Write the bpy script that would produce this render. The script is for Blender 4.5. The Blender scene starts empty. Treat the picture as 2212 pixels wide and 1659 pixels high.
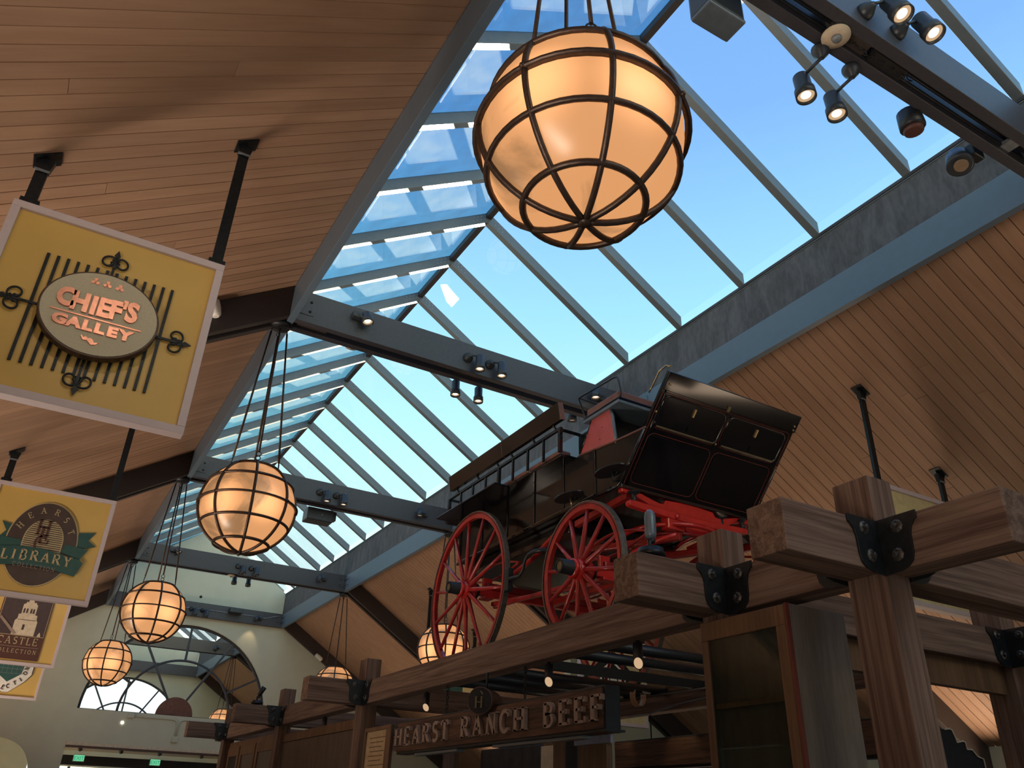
import bpy, math, random
from mathutils import Vector, Matrix
V = Vector
random.seed(7)
sc = bpy.context.scene
COL = sc.collection
PI = math.pi

# ------------------------------------------------------------------ camera
yaw, pitch, roll, FPX = 0.51485572, 0.49560983, 0.03483259, 1736.60351
fwd = V((math.sin(yaw)*math.cos(pitch), math.cos(yaw)*math.cos(pitch), math.sin(pitch)))
rt = V((math.cos(yaw), -math.sin(yaw), 0)); up = rt.cross(fwd)
rt2 = rt*math.cos(roll)+up*math.sin(roll); up2 = -rt*math.sin(roll)+up*math.cos(roll)
cd = bpy.data.cameras.new('camera'); cam = bpy.data.objects.new('camera', cd); COL.objects.link(cam)
cam.matrix_world = Matrix(((rt2.x, up2.x, -fwd.x, 0), (rt2.y, up2.y, -fwd.y, 0), (rt2.z, up2.z, -fwd.z, 1.6), (0, 0, 0, 1)))
cd.sensor_width = 36; cd.lens = FPX/2212*36; cd.clip_start = 0.05; cd.clip_end = 300
sc.camera = cam

# ------------------------------------------------------------------ sky, sun, exposure
W = bpy.data.worlds.new('sky'); sc.world = W; W.use_nodes = True
wn, wl = W.node_tree.nodes, W.node_tree.links; wn.clear()
tc = wn.new('ShaderNodeTexCoord'); sp = wn.new('ShaderNodeSeparateXYZ'); wl.new(tc.outputs['Generated'], sp.inputs[0])
rp = wn.new('ShaderNodeValToRGB'); wl.new(sp.outputs['Z'], rp.inputs[0])
els = [(0.0, (.20, .20, .19)), (.012, (1, 1, 1)), (.20, (.80, 1, 1)), (.40, (.55, .96, 1.0)), (.55, (.36, .74, 1.0)), (.72, (.22, .46, .88)), (1.0, (.15, .33, .72))]
rp.color_ramp.elements[0].position = els[0][0]; rp.color_ramp.elements[0].color = els[0][1]+(1,)
rp.color_ramp.elements[1].position = 1.0; rp.color_ramp.elements[1].color = els[-1][1]+(1,)
for p, c in els[1:-1]:
    e = rp.color_ramp.elements.new(p); e.color = c+(1,)
bg = wn.new('ShaderNodeBackground'); bg.inputs['Strength'].default_value = 1.22
wl.new(rp.outputs[0], bg.inputs[0]); wo = wn.new('ShaderNodeOutputWorld'); wl.new(bg.outputs[0], wo.inputs[0])

sd = bpy.data.lights.new('sun', 'SUN'); sun = bpy.data.objects.new('sun', sd); COL.objects.link(sun)
sd.energy = 60.0; sd.color = (1, .86, .62); sd.angle = .009
sdir = V((.74, .66, .11)).normalized()          # direction towards the low sun
sun.rotation_euler = sdir.to_track_quat('Z', 'Y').to_euler()

sc.view_settings.view_transform = 'Standard'; sc.view_settings.look = 'None'
sc.view_settings.exposure = 0.0; sc.view_settings.gamma = 1.0
sc.view_settings.use_curve_mapping = False

def area_lamp(name, loc, aim, sx, sy, power, col, spread=180):
    d = bpy.data.lights.new(name, 'AREA'); o = bpy.data.objects.new(name, d); COL.objects.link(o)
    d.shape = 'RECTANGLE'; d.size = sx; d.size_y = sy; d.energy = power; d.color = col; d.spread = math.radians(spread)
    o.location = loc; o.rotation_euler = (V(loc)-V(aim)).to_track_quat('Z', 'Y').to_euler()
    return o
# added fill: an unseen cool lamp behind the camera, unseen warm ones washing the slopes
area_lamp('front_fill', (3.5, -4.9, 4.6), (3.3, 5, 2.6), 5.5, 2.6, 60, (.90, .93, 1.0))
for k_ in range(4):
    area_lamp('slope_fill', (-3.1, .5+6*k_, 1.8), (-1.7, .5+6*k_, 4.7), .5, 5.0, 150, (1.0, .82, .66), 120)
    area_lamp('slope_fill', (8.6, .5+6*k_, 1.6), (7.4, .5+6*k_, 4.9), .6, 5.0, 34, (1.0, .74, .52), 120)

def spot_lamp(loc, aim, power, angle=60, col=(1, .72, .42), size=.03):
    d = bpy.data.lights.new('lamp_beam', 'SPOT'); o = bpy.data.objects.new('lamp_beam', d); COL.objects.link(o)
    d.energy = power; d.color = col; d.spot_size = math.radians(angle); d.spot_blend = .6; d.shadow_soft_size = size
    o.location = loc; o.rotation_euler = (V(loc)-V(aim)).to_track_quat('Z', 'Y').to_euler()
    return o

# ------------------------------------------------------------------ materials
MATS = {}
def newmat(name):
    m = bpy.data.materials.new(name); m.use_nodes = True; m.node_tree.nodes.clear(); MATS[name] = m
    return m, m.node_tree.nodes, m.node_tree.links
def mat(name, col, rough=.5, metal=0.0, var=.12, scale=18, bump=.0, spec=.5, coat=0.0, trans=0.0):
    m, n, l = newmat(name)
    b = n.new('ShaderNodeBsdfPrincipled'); o = n.new('ShaderNodeOutputMaterial'); l.new(b.outputs[0], o.inputs[0])
    t = n.new('ShaderNodeTexCoord'); nz = n.new('ShaderNodeTexNoise'); nz.inputs['Scale'].default_value = scale; nz.inputs['Detail'].default_value = 4
    l.new(t.outputs['Object'], nz.inputs['Vector'])
    r = n.new('ShaderNodeValToRGB'); l.new(nz.outputs[0], r.inputs[0])
    r.color_ramp.elements[0].position = .3; r.color_ramp.elements[1].position = .7
    r.color_ramp.elements[0].color = tuple(c*(1-var) for c in col)+(1,); r.color_ramp.elements[1].color = tuple(min(1, c*(1+var)) for c in col)+(1,)
    l.new(r.outputs[0], b.inputs['Base Color'])
    b.inputs['Roughness'].default_value = rough; b.inputs['Metallic'].default_value = metal
    b.inputs['Specular IOR Level'].default_value = spec; b.inputs['Coat Weight'].default_value = coat; b.inputs['Coat Roughness'].default_value = .06
    if bump:
        bp = n.new('ShaderNodeBump'); bp.inputs['Strength'].default_value = bump; bp.inputs['Distance'].default_value = .01
        l.new(nz.outputs[0], bp.inputs['Height']); l.new(bp.outputs[0], b.inputs['Normal'])
    return m
def wood(name, c1, c2, axis='y', rough=.65, ring=26, stretch=.06, bump=.3, rnd=.0, spec=.35):
    m, n, l = newmat(name)
    b = n.new('ShaderNodeBsdfPrincipled'); o = n.new('ShaderNodeOutputMaterial'); l.new(b.outputs[0], o.inputs[0])
    t = n.new('ShaderNodeTexCoord'); mp = n.new('ShaderNodeMapping'); l.new(t.outputs['Object'], mp.inputs['Vector'])
    s = [1, 1, 1]; s['xyz'.index(axis)] = stretch; mp.inputs['Scale'].default_value = s
    oi = n.new('ShaderNodeObjectInfo'); ml = n.new('ShaderNodeMath'); ml.operation = 'MULTIPLY'; ml.inputs[1].default_value = 37
    l.new(oi.outputs['Random'], ml.inputs[0]); cb = n.new('ShaderNodeCombineXYZ'); l.new(ml.outputs[0], cb.inputs[0]); l.new(ml.outputs[0], cb.inputs[2])
    l.new(cb.outputs[0], mp.inputs['Location'])
    nz = n.new('ShaderNodeTexNoise'); nz.inputs['Scale'].default_value = ring; nz.inputs['Detail'].default_value = 6; nz.inputs['Distortion'].default_value = .8
    l.new(mp.outputs[0], nz.inputs['Vector'])
    wv = n.new('ShaderNodeTexNoise'); wv.inputs['Scale'].default_value = ring*5; wv.inputs['Detail'].default_value = 3; l.new(mp.outputs[0], wv.inputs['Vector'])
    mx = n.new('ShaderNodeMath'); mx.operation = 'MULTIPLY_ADD'; mx.inputs[1].default_value = .35; l.new(wv.outputs[0], mx.inputs[0]); 
    m2 = n.new('ShaderNodeMath'); m2.operation = 'MULTIPLY'; m2.inputs[1].default_value = .65; l.new(nz.outputs[0], m2.inputs[0]); l.new(m2.outputs[0], mx.inputs[2])
    r = n.new('ShaderNodeValToRGB'); l.new(mx.outputs[0], r.inputs[0])
    r.color_ramp.elements[0].position = .38; r.color_ramp.elements[1].position = .62
    r.color_ramp.elements[0].color = c1+(1,); r.color_ramp.elements[1].color = c2+(1,)
    if rnd:
        hs = n.new('ShaderNodeHueSaturation'); l.new(r.outputs[0], hs.inputs['Color'])
        mr = n.new('ShaderNodeMapRange'); l.new(oi.outputs['Random'], mr.inputs[0]); mr.inputs['To Min'].default_value = 1-rnd; mr.inputs['To Max'].default_value = 1+rnd
        l.new(mr.outputs[0], hs.inputs['Value']); l.new(hs.outputs[0], b.inputs['Base Color'])
    else: l.new(r.outputs[0], b.inputs['Base Color'])
    b.inputs['Roughness'].default_value = rough; b.inputs['Specular IOR Level'].default_value = spec
    bp = n.new('ShaderNodeBump'); bp.inputs['Strength'].default_value = bump; bp.inputs['Distance'].default_value = .004
    l.new(mx.outputs[0], bp.inputs['Height']); l.new(bp.outputs[0], b.inputs['Normal'])
    return m
def emit(name, col, strength):
    m, n, l = newmat(name); e = n.new('ShaderNodeEmission'); o = n.new('ShaderNodeOutputMaterial'); l.new(e.outputs[0], o.inputs[0])
    e.inputs[0].default_value = col+(1,); e.inputs[1].default_value = strength
    return m

M = dict(
    board=wood('ceiling_board', (.35, .205, .13), (.41, .255, .165), 'x', .62, 7, .10, .10, .09),
    back=mat('ceiling_backing', (.02, .012, .008), .9),
    beam=mat('dark_painted_timber', (.046, .046, .056), .42, var=.12, scale=30, bump=.15),
    beam_far=mat('dark_painted_timber_rafter', (.045, .033, .03), .6, var=.1, scale=30),
    purlin=mat('grey_painted_purlin', (.095, .135, .18), .4, var=.04, scale=12),
    curb=wood('weathered_curb_timber', (.058, .058, .063), (.10, .102, .112), 'z', .75, 7, .35, .25),
    mull=mat('grey_metal_mullion', (.15, .172, .185), .38, .15, var=.05),
    flash=mat('dark_flashing', (.035, .03, .032), .5),
    wall=mat('cream_plaster', (.55, .54, .42), .85, var=.04, scale=3, bump=.05),
    floor=wood('floor_boards', (.10, .07, .045), (.15, .10, .07), 'y', .4, 8, .05, .05),
    timbx=wood('rough_fir_timber_x', (.085, .048, .034), (.215, .140, .105), 'x', .8, 26, .03, 1.0),
    timby=wood('rough_fir_timber_y', (.085, .048, .034), (.215, .140, .105), 'y', .8, 26, .03, 1.0),
    timbz=wood('rough_fir_timber_z', (.085, .048, .034), (.215, .140, .105), 'z', .8, 26, .03, 1.0),
    cabin=wood('stained_cabinet_wood', (.10, .055, .030), (.17, .095, .052), 'z', .55, 16, .08, .3),
    cabside=wood('greyed_cabinet_side', (.12, .095, .078), (.17, .14, .115), 'z', .7, 14, .12, .3),
    redtrim=mat('red_brown_edge', (.14, .03, .018), .5),
    iron=mat('black_iron', (.020, .024, .028), .38, .55, var=.25, scale=40, bump=.2),
    wornbolt=mat('worn_iron_bolt', (.07, .065, .06), .45, .5, var=.5, scale=80),
    black=mat('matt_black_metal', (.018, .021, .025), .42, .3),
    fixture=mat('spotlight_charcoal', (.035, .042, .05), .4, .2),
    cage=mat('bronze_cage', (.060, .040, .032), .42, .6, var=.2, scale=60),
    lacq=mat('black_lacquer', (.006, .006, .008), .10, spec=.6, coat=.35, var=.3, scale=5),
    lacq2=mat('dark_body_paint', (.014, .013, .012), .16, spec=.6, coat=.25, var=.3, scale=4),
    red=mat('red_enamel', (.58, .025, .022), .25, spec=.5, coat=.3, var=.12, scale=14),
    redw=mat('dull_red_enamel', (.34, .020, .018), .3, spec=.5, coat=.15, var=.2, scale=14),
    riser=mat('faded_red_board', (.42, .085, .085), .45, var=.12, scale=10),
    pin=mat('red_pinstripe', (.20, .03, .02), .4),
    brass=mat('worn_brass', (.45, .33, .16), .3, .9),
    hubend=mat('old_brass_hub_end', (.17, .13, .07), .5, .5),
    tyre=mat('iron_tyre', (.13, .115, .10), .5, .5, var=.3, scale=30, bump=.2),
    leather=mat('brown_leather', (.15, .055, .035), .5, var=.2, scale=12, bump=.2),
    bluetrim=mat('blue_grey_edge', (.13, .17, .21), .35, .2),
    signw=mat('sign_frame_mauve_white', (.60, .50, .51), .45, var=.03),
    yellow_lit=mat('sign_yellow_lit_pale', (.62, .52, .28), .4),  # same sign yellow, with the right slope's paler lighting put into it
    yellow=mat('sign_yellow', (.66, .43, .12), .32, var=.05, scale=3, spec=.5),
    ovalc=mat('sign_cream', (.52, .47, .34), .7, var=.06, scale=90, bump=.1),
    copper=mat('copper_lettering', (.62, .29, .20), .33, .75, var=.15, scale=35),
    bronze=mat('dark_bronze_rim', (.10, .062, .045), .45, .4),
    dkbrown=mat('sign_dark_brown', (.065, .042, .036), .38, var=.2, scale=10),
    plum=mat('sign_dark_plum', (.060, .036, .038), .5),
    maroon=mat('sign_maroon', (.085, .03, .022), .5),
    teal=mat('sign_teal', (.022, .085, .078), .45, var=.1),
    tan=mat('sign_tan', (.50, .40, .22), .5),
    white=mat('off_white', (.75, .72, .66), .6),
    cream=mat('soft_cream', (.62, .52, .38), .6),
    grey=mat('fixture_grey', (.20, .22, .24), .45, .2),
    signwood=wood('charred_sign_wood', (.035, .018, .011), (.13, .065, .038), 'y', .6, 30, .05, 1.0),
    letterw=mat('carved_letter_taupe', (.30, .215, .17), .6, var=.12, scale=30),
    paper=mat('menu_paper', (.42, .31, .18), .8),
    curtain=mat('dark_cloth', (.03, .026, .028), .7, var=.6, scale=6, bump=.8),
    panel=wood('dark_panel_wood', (.085, .060, .048), (.12, .09, .07), 'z', .7, 10, .2, .2),
    violet=mat('pale_violet_card', (.30, .31, .42), .6),
    glow=emit('lit_lens', (1.0, .80, .52), 3.2),
    glowdim=emit('warm_lens', (1.0, .66, .38), .62),
    lens_off=mat('unlit_lens', (.25, .17, .11), .3),
    exitg=emit('exit_panel', (.22, .78, .42), .8),
    exitd=emit('exit_lettering', (.03, .45, .22), .7),
    bulbglow=emit('bulb_white', (1, .9, .75), 3.0),
    dark=mat('near_black', (.012, .011, .011), .8),  # even near-black colour for vents, emblems, boards and trim
)
def glassmat(name, dust, dcol, tint=(1, 1, 1), f0=.03):
    m, n, l = newmat(name)
    o = n.new('ShaderNodeOutputMaterial'); tr = n.new('ShaderNodeBsdfTransparent'); tr.inputs[0].default_value = tint+(1,)
    gl = n.new('ShaderNodeBsdfGlossy'); gl.inputs['Roughness'].default_value = .02; gl.inputs[0].default_value = (1, 1, 1, 1)
    lw = n.new('ShaderNodeLayerWeight'); lw.inputs[0].default_value = .5
    pw = n.new('ShaderNodeMath'); pw.operation = 'POWER'; pw.inputs[1].default_value = 4.5; l.new(lw.outputs['Facing'], pw.inputs[0])
    mm = n.new('ShaderNodeMath'); mm.operation = 'MULTIPLY_ADD'; mm.inputs[1].default_value = .8; mm.inputs[2].default_value = f0; l.new(pw.outputs[0], mm.inputs[0])
    m1 = n.new('ShaderNodeMixShader'); l.new(mm.outputs[0], m1.inputs[0]); l.new(tr.outputs[0], m1.inputs[1]); l.new(gl.outputs[0], m1.inputs[2])
    if dust:
        t = n.new('ShaderNodeTexCoord'); nz = n.new('ShaderNodeTexNoise'); nz.inputs['Scale'].default_value = 5; nz.inputs['Detail'].default_value = 8; l.new(t.outputs['Object'], nz.inputs['Vector'])
        mr = n.new('ShaderNodeMapRange'); l.new(nz.outputs[0], mr.inputs[0]); mr.inputs['From Min'].default_value = .35; mr.inputs['From Max'].default_value = .7
        mr.inputs['To Min'].default_value = dust*.75; mr.inputs['To Max'].default_value = dust*1.3
        df = n.new('ShaderNodeBsdfDiffuse'); df.inputs[0].default_value = dcol+(1,); tl = n.new('ShaderNodeBsdfTranslucent'); tl.inputs[0].default_value = dcol+(1,)
        ad = n.new('ShaderNodeMixShader'); ad.inputs[0].default_value = .35; l.new(df.outputs[0], ad.inputs[1]); l.new(tl.outputs[0], ad.inputs[2])
        m2 = n.new('ShaderNodeMixShader'); l.new(mr.outputs[0], m2.inputs[0]); l.new(m1.outputs[0], m2.inputs[1]); l.new(ad.outputs[0], m2.inputs[2]); l.new(m2.outputs[0], o.inputs[0])
    else: l.new(m1.outputs[0], o.inputs[0])
    return m
M['glass'] = glassmat('skylight_glass', 0, (.8, .8, .75), (.985, .995, 1.0), f0=.03)
M['glassd'] = glassmat('dusty_dimmed_skylight_glass', .16, (.36, .39, .40), (.62, .83, .92))  # dust film; view-angle dimming of the left panes is put into the tint
M['cabglass'] = glassmat('cabinet_glass', .08, (.05, .07, .06), (.8, .85, .82), f0=.02)
# alabaster globe: warm light from four bulbs behind the shell, with cloudy veins
def alabaster():
    m, n, l = newmat('lit_alabaster')
    o = n.new('ShaderNodeOutputMaterial'); t = n.new('ShaderNodeTexCoord')
    nz = n.new('ShaderNodeTexNoise'); nz.inputs['Scale'].default_value = 2.3; nz.inputs['Detail'].default_value = 8; nz.inputs['Distortion'].default_value = .9
    oi = n.new('ShaderNodeObjectInfo'); ml = n.new('ShaderNodeMath'); ml.operation = 'MULTIPLY'; ml.inputs[1].default_value = 50; l.new(oi.outputs['Random'], ml.inputs[0])
    va = n.new('ShaderNodeVectorMath'); va.operation = 'ADD'; l.new(t.outputs['Object'], va.inputs[0]); l.new(ml.outputs[0], va.inputs[1]); l.new(va.outputs[0], nz.inputs['Vector'])
    r = n.new('ShaderNodeValToRGB'); l.new(nz.outputs[0], r.inputs[0])
    r.color_ramp.elements[0].position = .535; r.color_ramp.elements[0].color = (.90, .41, .165, 1)
    r.color_ramp.elements[1].position = .66; r.color_ramp.elements[1].color = (.42, .21, .09, 1)
    acc = None
    for a in (205, 262, 25, 118):
        p = V((math.cos(math.radians(a))*.36, math.sin(math.radians(a))*.36, -.06))
        ds = n.new('ShaderNodeVectorMath'); ds.operation = 'DISTANCE'; l.new(t.outputs['Object'], ds.inputs[0]); ds.inputs[1].default_value = p
        mr = n.new('ShaderNodeMapRange'); mr.interpolation_type = 'SMOOTHERSTEP'; l.new(ds.outputs['Value'], mr.inputs[0]); mr.inputs['From Min'].default_value = .0; mr.inputs['From Max'].default_value = .24
        mr.inputs['To Min'].default_value = .85; mr.inputs['To Max'].default_value = 0
        if acc is None: acc = mr.outputs[0]
        else:
            a2 = n.new('ShaderNodeMath'); l.new(acc, a2.inputs[0]); l.new(mr.outputs[0], a2.inputs[1]); acc = a2.outputs[0]
    st = n.new('ShaderNodeMath'); st.inputs[1].default_value = .84; l.new(acc, st.inputs[0])
    e = n.new('ShaderNodeEmission'); l.new(r.outputs[0], e.inputs[0]); l.new(st.outputs[0], e.inputs[1])
    g = n.new('ShaderNodeBsdfGlossy'); g.inputs[0].default_value = (.04, .04, .04, 1); g.inputs['Roughness'].default_value = .3
    ad = n.new('ShaderNodeAddShader'); l.new(e.outputs[0], ad.inputs[0]); l.new(g.outputs[0], ad.inputs[1]); l.new(ad.outputs[0], o.inputs[0])
    return m
M['alab'] = alabaster()

# ------------------------------------------------------------------ mesh helpers
class MB:
    def __init__(s): s.v = []; s.f = []; s.sm = []
    def add(s, vs, fs, smooth=False):
        b = len(s.v); s.v += [V(p) for p in vs]; s.f += [tuple(i+b for i in f) for f in fs]; s.sm += [smooth]*len(fs); return s
    def box(s, x0, y0, z0, x1, y1, z1):
        x0, x1 = min(x0, x1), max(x0, x1); y0, y1 = min(y0, y1), max(y0, y1); z0, z1 = min(z0, z1), max(z0, z1)
        return s.add([(x0, y0, z0), (x1, y0, z0), (x1, y1, z0), (x0, y1, z0), (x0, y0, z1), (x1, y0, z1), (x1, y1, z1), (x0, y1, z1)],
                     [(0, 3, 2, 1), (4, 5, 6, 7), (0, 1, 5, 4), (1, 2, 6, 5), (2, 3, 7, 6), (3, 0, 4, 7)])
    def bar(s, p, q, w, h, upv=(0, 0, 1)):
        p, q = V(p), V(q); d = (q-p).normalized(); u = V(upv); a = d.cross(u)
        if a.length < 1e-4: a = d.cross(V((1, 0, 0)))
        a.normalize(); b = a.cross(d); a *= w/2; b *= h/2
        return s.add([p-a-b, p+a-b, p+a+b, p-a+b, q-a-b, q+a-b, q+a+b, q-a+b], [(0, 1, 2, 3), (4, 7, 6, 5), (0, 4, 5, 1), (1, 5, 6, 2), (2, 6, 7, 3), (3, 7, 4, 0)])
    def tube(s, pts, r, n=8, closed=False, flat=1.0):
        pts = [V(p) for p in pts]; N = len(pts); rr = r if isinstance(r, (list, tuple)) else [r]*N
        vs = []; prev = None
        for i, p in enumerate(pts):
            if closed: t = pts[(i+1) % N]-pts[i-1]
            else: t = pts[min(i+1, N-1)]-pts[max(i-1, 0)]
            t.normalize()
            if prev is None:
                a = t.cross(V((0, 0, 1)))
                if a.length < 1e-3: a = t.cross(V((1, 0, 0)))
            else: a = prev-t*prev.dot(t)
            a.normalize(); prev = a; b = t.cross(a)
            for k in range(n):
                an = 2*PI*k/n; vs.append(p+a*math.cos(an)*rr[i]+b*math.sin(an)*rr[i]*flat)
        fs = []
        for i in range(N if closed else N-1):
            j = (i+1) % N
            for k in range(n): fs.append((i*n+k, i*n+(k+1) % n, j*n+(k+1) % n, j*n+k))
        s.add(vs, fs, True)
        if not closed:
            b = len(s.v)-len(vs); s.f += [tuple(b+k for k in range(n))[::-1], tuple(b+(N-1)*n+k for k in range(n))]; s.sm += [False, False]
        return s
    def lathe(s, prof, o=(0, 0, 0), ax=(0, 0, 1), n=20, smooth=True, cap=True):
        o, ax = V(o), V(ax).normalized(); a = ax.cross(V((0, 0, 1)))
        if a.length < 1e-3: a = V((1, 0, 0))
        a.normalize(); b = ax.cross(a); vs = []
        for r, h in prof:
            for k in range(n):
                an = 2*PI*k/n; vs.append(o+ax*h+a*math.cos(an)*r+b*math.sin(an)*r)
        m = len(prof); fs = []
        for i in range(m-1):
            for k in range(n): fs.append((i*n+k, i*n+(k+1) % n, (i+1)*n+(k+1) % n, (i+1)*n+k))
        s.add(vs, fs, smooth)
        if cap:
            bb = len(s.v)-len(vs)
            if prof[0][0] > 1e-5: s.f.append(tuple(bb+k for k in range(n))[::-1]); s.sm.append(False)
            if prof[-1][0] > 1e-5: s.f.append(tuple(bb+(m-1)*n+k for k in range(n))); s.sm.append(False)
        return s
    def prism(s, poly, o, u, v, w, smooth=False):
        o, u, v, w = V(o), V(u), V(v), V(w); n = len(poly)
        vs = [o+u*a+v*b for a, b in poly]; vs += [p+w for p in vs]
        return s.add(vs, [tuple(range(n))[::-1], tuple(range(n, 2*n))]+[(i, (i+1) % n, (i+1) % n+n, i+n) for i in range(n)], smooth)
    def build(s, name, m, parent=None, bevel=0, centre=True, local=False):
        me = bpy.data.meshes.new(name)
        off = V((0, 0, 0))
        if not local:
            if parent is not None:
                t = parent
                while t.parent: t = t.parent
                off = t.location.copy()
            elif centre:
                xs = [p.x for p in s.v]; ys = [p.y for p in s.v]; zs = [p.z for p in s.v]
                off = V(((min(xs)+max(xs))/2, (min(ys)+max(ys))/2, min(zs)))
        me.from_pydata([tuple(p-off) for p in s.v], [], s.f); me.polygons.foreach_set('use_smooth', s.sm); me.update()
        import bmesh
        bm = bmesh.new(); bm.from_mesh(me); bmesh.ops.recalc_face_normals(bm, faces=bm.faces); bm.to_mesh(me); bm.free()
        o = bpy.data.objects.new(name, me); COL.objects.link(o)
        me.materials.append(M[m] if isinstance(m, str) else m)
        if parent is not None: o.parent = parent
        elif not local: o.location = off
        if bevel:
            bv = o.modifiers.new('bevel', 'BEVEL'); bv.width = bevel; bv.segments = 2; bv.limit_method = 'ANGLE'
        return o
def thing(name, label, cat, loc=(0, 0, 0), group=None, kind=None):
    o = bpy.data.objects.new(name, None); COL.objects.link(o); o.location = loc; o.empty_display_size = .1
    if label: o['label'] = label
    if cat: o['category'] = cat
    if group: o['group'] = group
    if kind: o['kind'] = kind
    return o
def tag(o, label, cat, group=None):
    o['label'] = label; o['category'] = cat
    if group: o['group'] = group
    return o
def struct(o): o['kind'] = 'structure'; return o
def dup(o, parent=None):
    c = o.copy(); COL.objects.link(c); c.parent = parent
    for ch in list(o.children): dup(ch, c)
    return c
def panel2d(outer, holes, name, m, y, th, parent=None):
    """x,z outline with holes, standing in a plane of constant y, thickness th along +y"""
    cu = bpy.data.curves.new('tmp', 'CURVE'); cu.dimensions = '2D'; cu.fill_mode = 'BOTH'; cu.extrude = th/2
    for pl in [outer]+holes:
        sp_ = cu.splines.new('POLY'); sp_.points.add(len(pl)-1); sp_.use_cyclic_u = True
        for p, (a, b) in zip(sp_.points, pl): p.co = (a, b, 0, 1)
    o = bpy.data.objects.new('tmp', cu); COL.objects.link(o); bpy.context.view_layer.update()
    me = bpy.data.meshes.new_from_object(o.evaluated_get(bpy.context.evaluated_depsgraph_get())); bpy.data.objects.remove(o); bpy.data.curves.remove(cu)
    for v in me.vertices: a, b, c = v.co; v.co = (a, y+th/2+c, b)
    me.flip_normals() if False else None
    ob = bpy.data.objects.new(name, me); COL.objects.link(ob); me.name = name; me.materials.clear(); me.materials.append(M[m])
    if parent: ob.parent = parent
    return ob
def text_mesh(txt, size, depth, o, u, v, w, name, m, parent, bold=0.0, align='CENTER', sx=1.0):
    cu = bpy.data.curves.new('tmp', 'FONT'); cu.body = txt; cu.size = size; cu.extrude = depth/2; cu.offset = bold; cu.align_x = align; cu.resolution_u = 3
    t = bpy.data.objects.new('tmp', cu); COL.objects.link(t); bpy.context.view_layer.update()
    me = bpy.data.meshes.new_from_object(t.evaluated_get(bpy.context.evaluated_depsgraph_get())); bpy.data.objects.remove(t); bpy.data.curves.remove(cu)
    top = parent
    while top.parent: top = top.parent
    o = V(o)-top.location; u, v, w = V(u), V(v), V(w)
    for p in me.vertices: a, b, c = p.co; p.co = o+u*(a*sx)+v*b+w*(c+depth/2)
    me.materials.clear(); me.materials.append(M[m]); ob = bpy.data.objects.new(name, me); COL.objects.link(ob); ob.parent = parent
    return ob

# ---- a small serif alphabet made of strokes, for carved lettering
def arc(cx, cy, rx, ry, a0, a1, n=9):
    return [(cx+rx*math.cos(math.radians(a0+(a1-a0)*i/n)), cy+ry*math.sin(math.radians(a0+(a1-a0)*i/n))) for i in range(n+1)]
K, T_ = 1.0, .55
GL = {
 'H': (.86, [([(.16, 0), (.16, 1)], K), ([(.70, 0), (.70, 1)], K), ([(.16, .52), (.70, .52)], T_)], [(.16, 0), (.16, 1), (.70, 0), (.70, 1)]),
 'E': (.70, [([(.16, 0), (.16, 1)], K), ([(.10, .97), (.60, .97)], T_), ([(.16, .52), (.48, .52)], T_), ([(.10, .03), (.64, .03)], T_), ([(.60, 1), (.60, .80)], T_), ([(.64, 0), (.64, .22)], T_), ([(.48, .42), (.48, .62)], T_)], []),
 'F': (.66, [([(.16, 0), (.16, 1)], K), ([(.10, .97), (.60, .97)], T_), ([(.16, .52), (.46, .52)], T_), ([(.60, 1), (.60, .78)], T_), ([(.46, .42), (.46, .62)], T_)], [(.16, 0)]),
 'A': (.86, [([(.40, 1), (.12, 0)], T_), ([(.40, 1), (.70, 0)], K), ([(.22, .34), (.60, .34)], T_)], [(.12, 0), (.70, 0)]),
 'R': (.80, [([(.16, 0), (.16, 1)], K), ([(.16, .97)]+arc(.38, .74, .20, .23, 90, -90)+[(.16, .51)], T_*1.2), ([(.38, .50), (.68, 0)], K)], [(.16, 0), (.16, 1), (.68, 0)]),
 'S': (.62, [(arc(.31, .74, .20, .23, 35, 270, 9)+arc(.31, .27, .22, .24, 90, -145, 9), K*.85)], []),
 'T': (.74, [([(.36, 0), (.36, 1)], K), ([(.06, .97), (.66, .97)], T_), ([(.06, 1), (.06, .78)], T_), ([(.66, 1), (.66, .78)], T_)], [(.36, 0)]),
 'N': (.86, [([(.16, 0), (.16, 1)], T_), ([(.16, 1), (.70, 0)], K), ([(.70, 0), (.70, 1)], T_)], [(.16, 0), (.16, 1), (.70, 1)]),
 'C': (.80, [(arc(.42, .5, .31, .47, 48, 312, 14), K*.9), ([(.66, .98), (.66, .70)], T_)], []),
 'B': (.74, [([(.16, 0), (.16, 1)], K), ([(.12, .97)]+arc(.36, .75, .19, .22, 90, -90, 7)+[(.16, .53)], T_*1.2), ([(.16, .53)]+arc(.38, .27, .22, .25, 90, -90, 7)+[(.12, .03)], T_*1.2)], []),
 'L': (.64, [([(.16, 0), (.16, 1)], K), ([(.10, .03), (.58, .03)], T_), ([(.58, 0), (.58, .24)], T_)], [(.16, 1)]),
 'I': (.36, [([(.18, 0), (.18, 1)], K)], [(.18, 0), (.18, 1)]),
 'O': (.86, [(arc(.43, .5, .33, .47, 0, 360, 18), K*.85)], []),
 'Y': (.78, [([(.38, 0), (.38, .45), (.12, 1)], K), ([(.38, .45), (.64, 1)], T_)], [(.38, 0), (.12, 1), (.64, 1)]),
 'G': (.86, [(arc(.42, .5, .31, .47, 48, 330, 14), K*.9), ([(.68, .05), (.68, .42)], K), ([(.50, .42), (.80, .42)], T_)], []),
}
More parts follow.
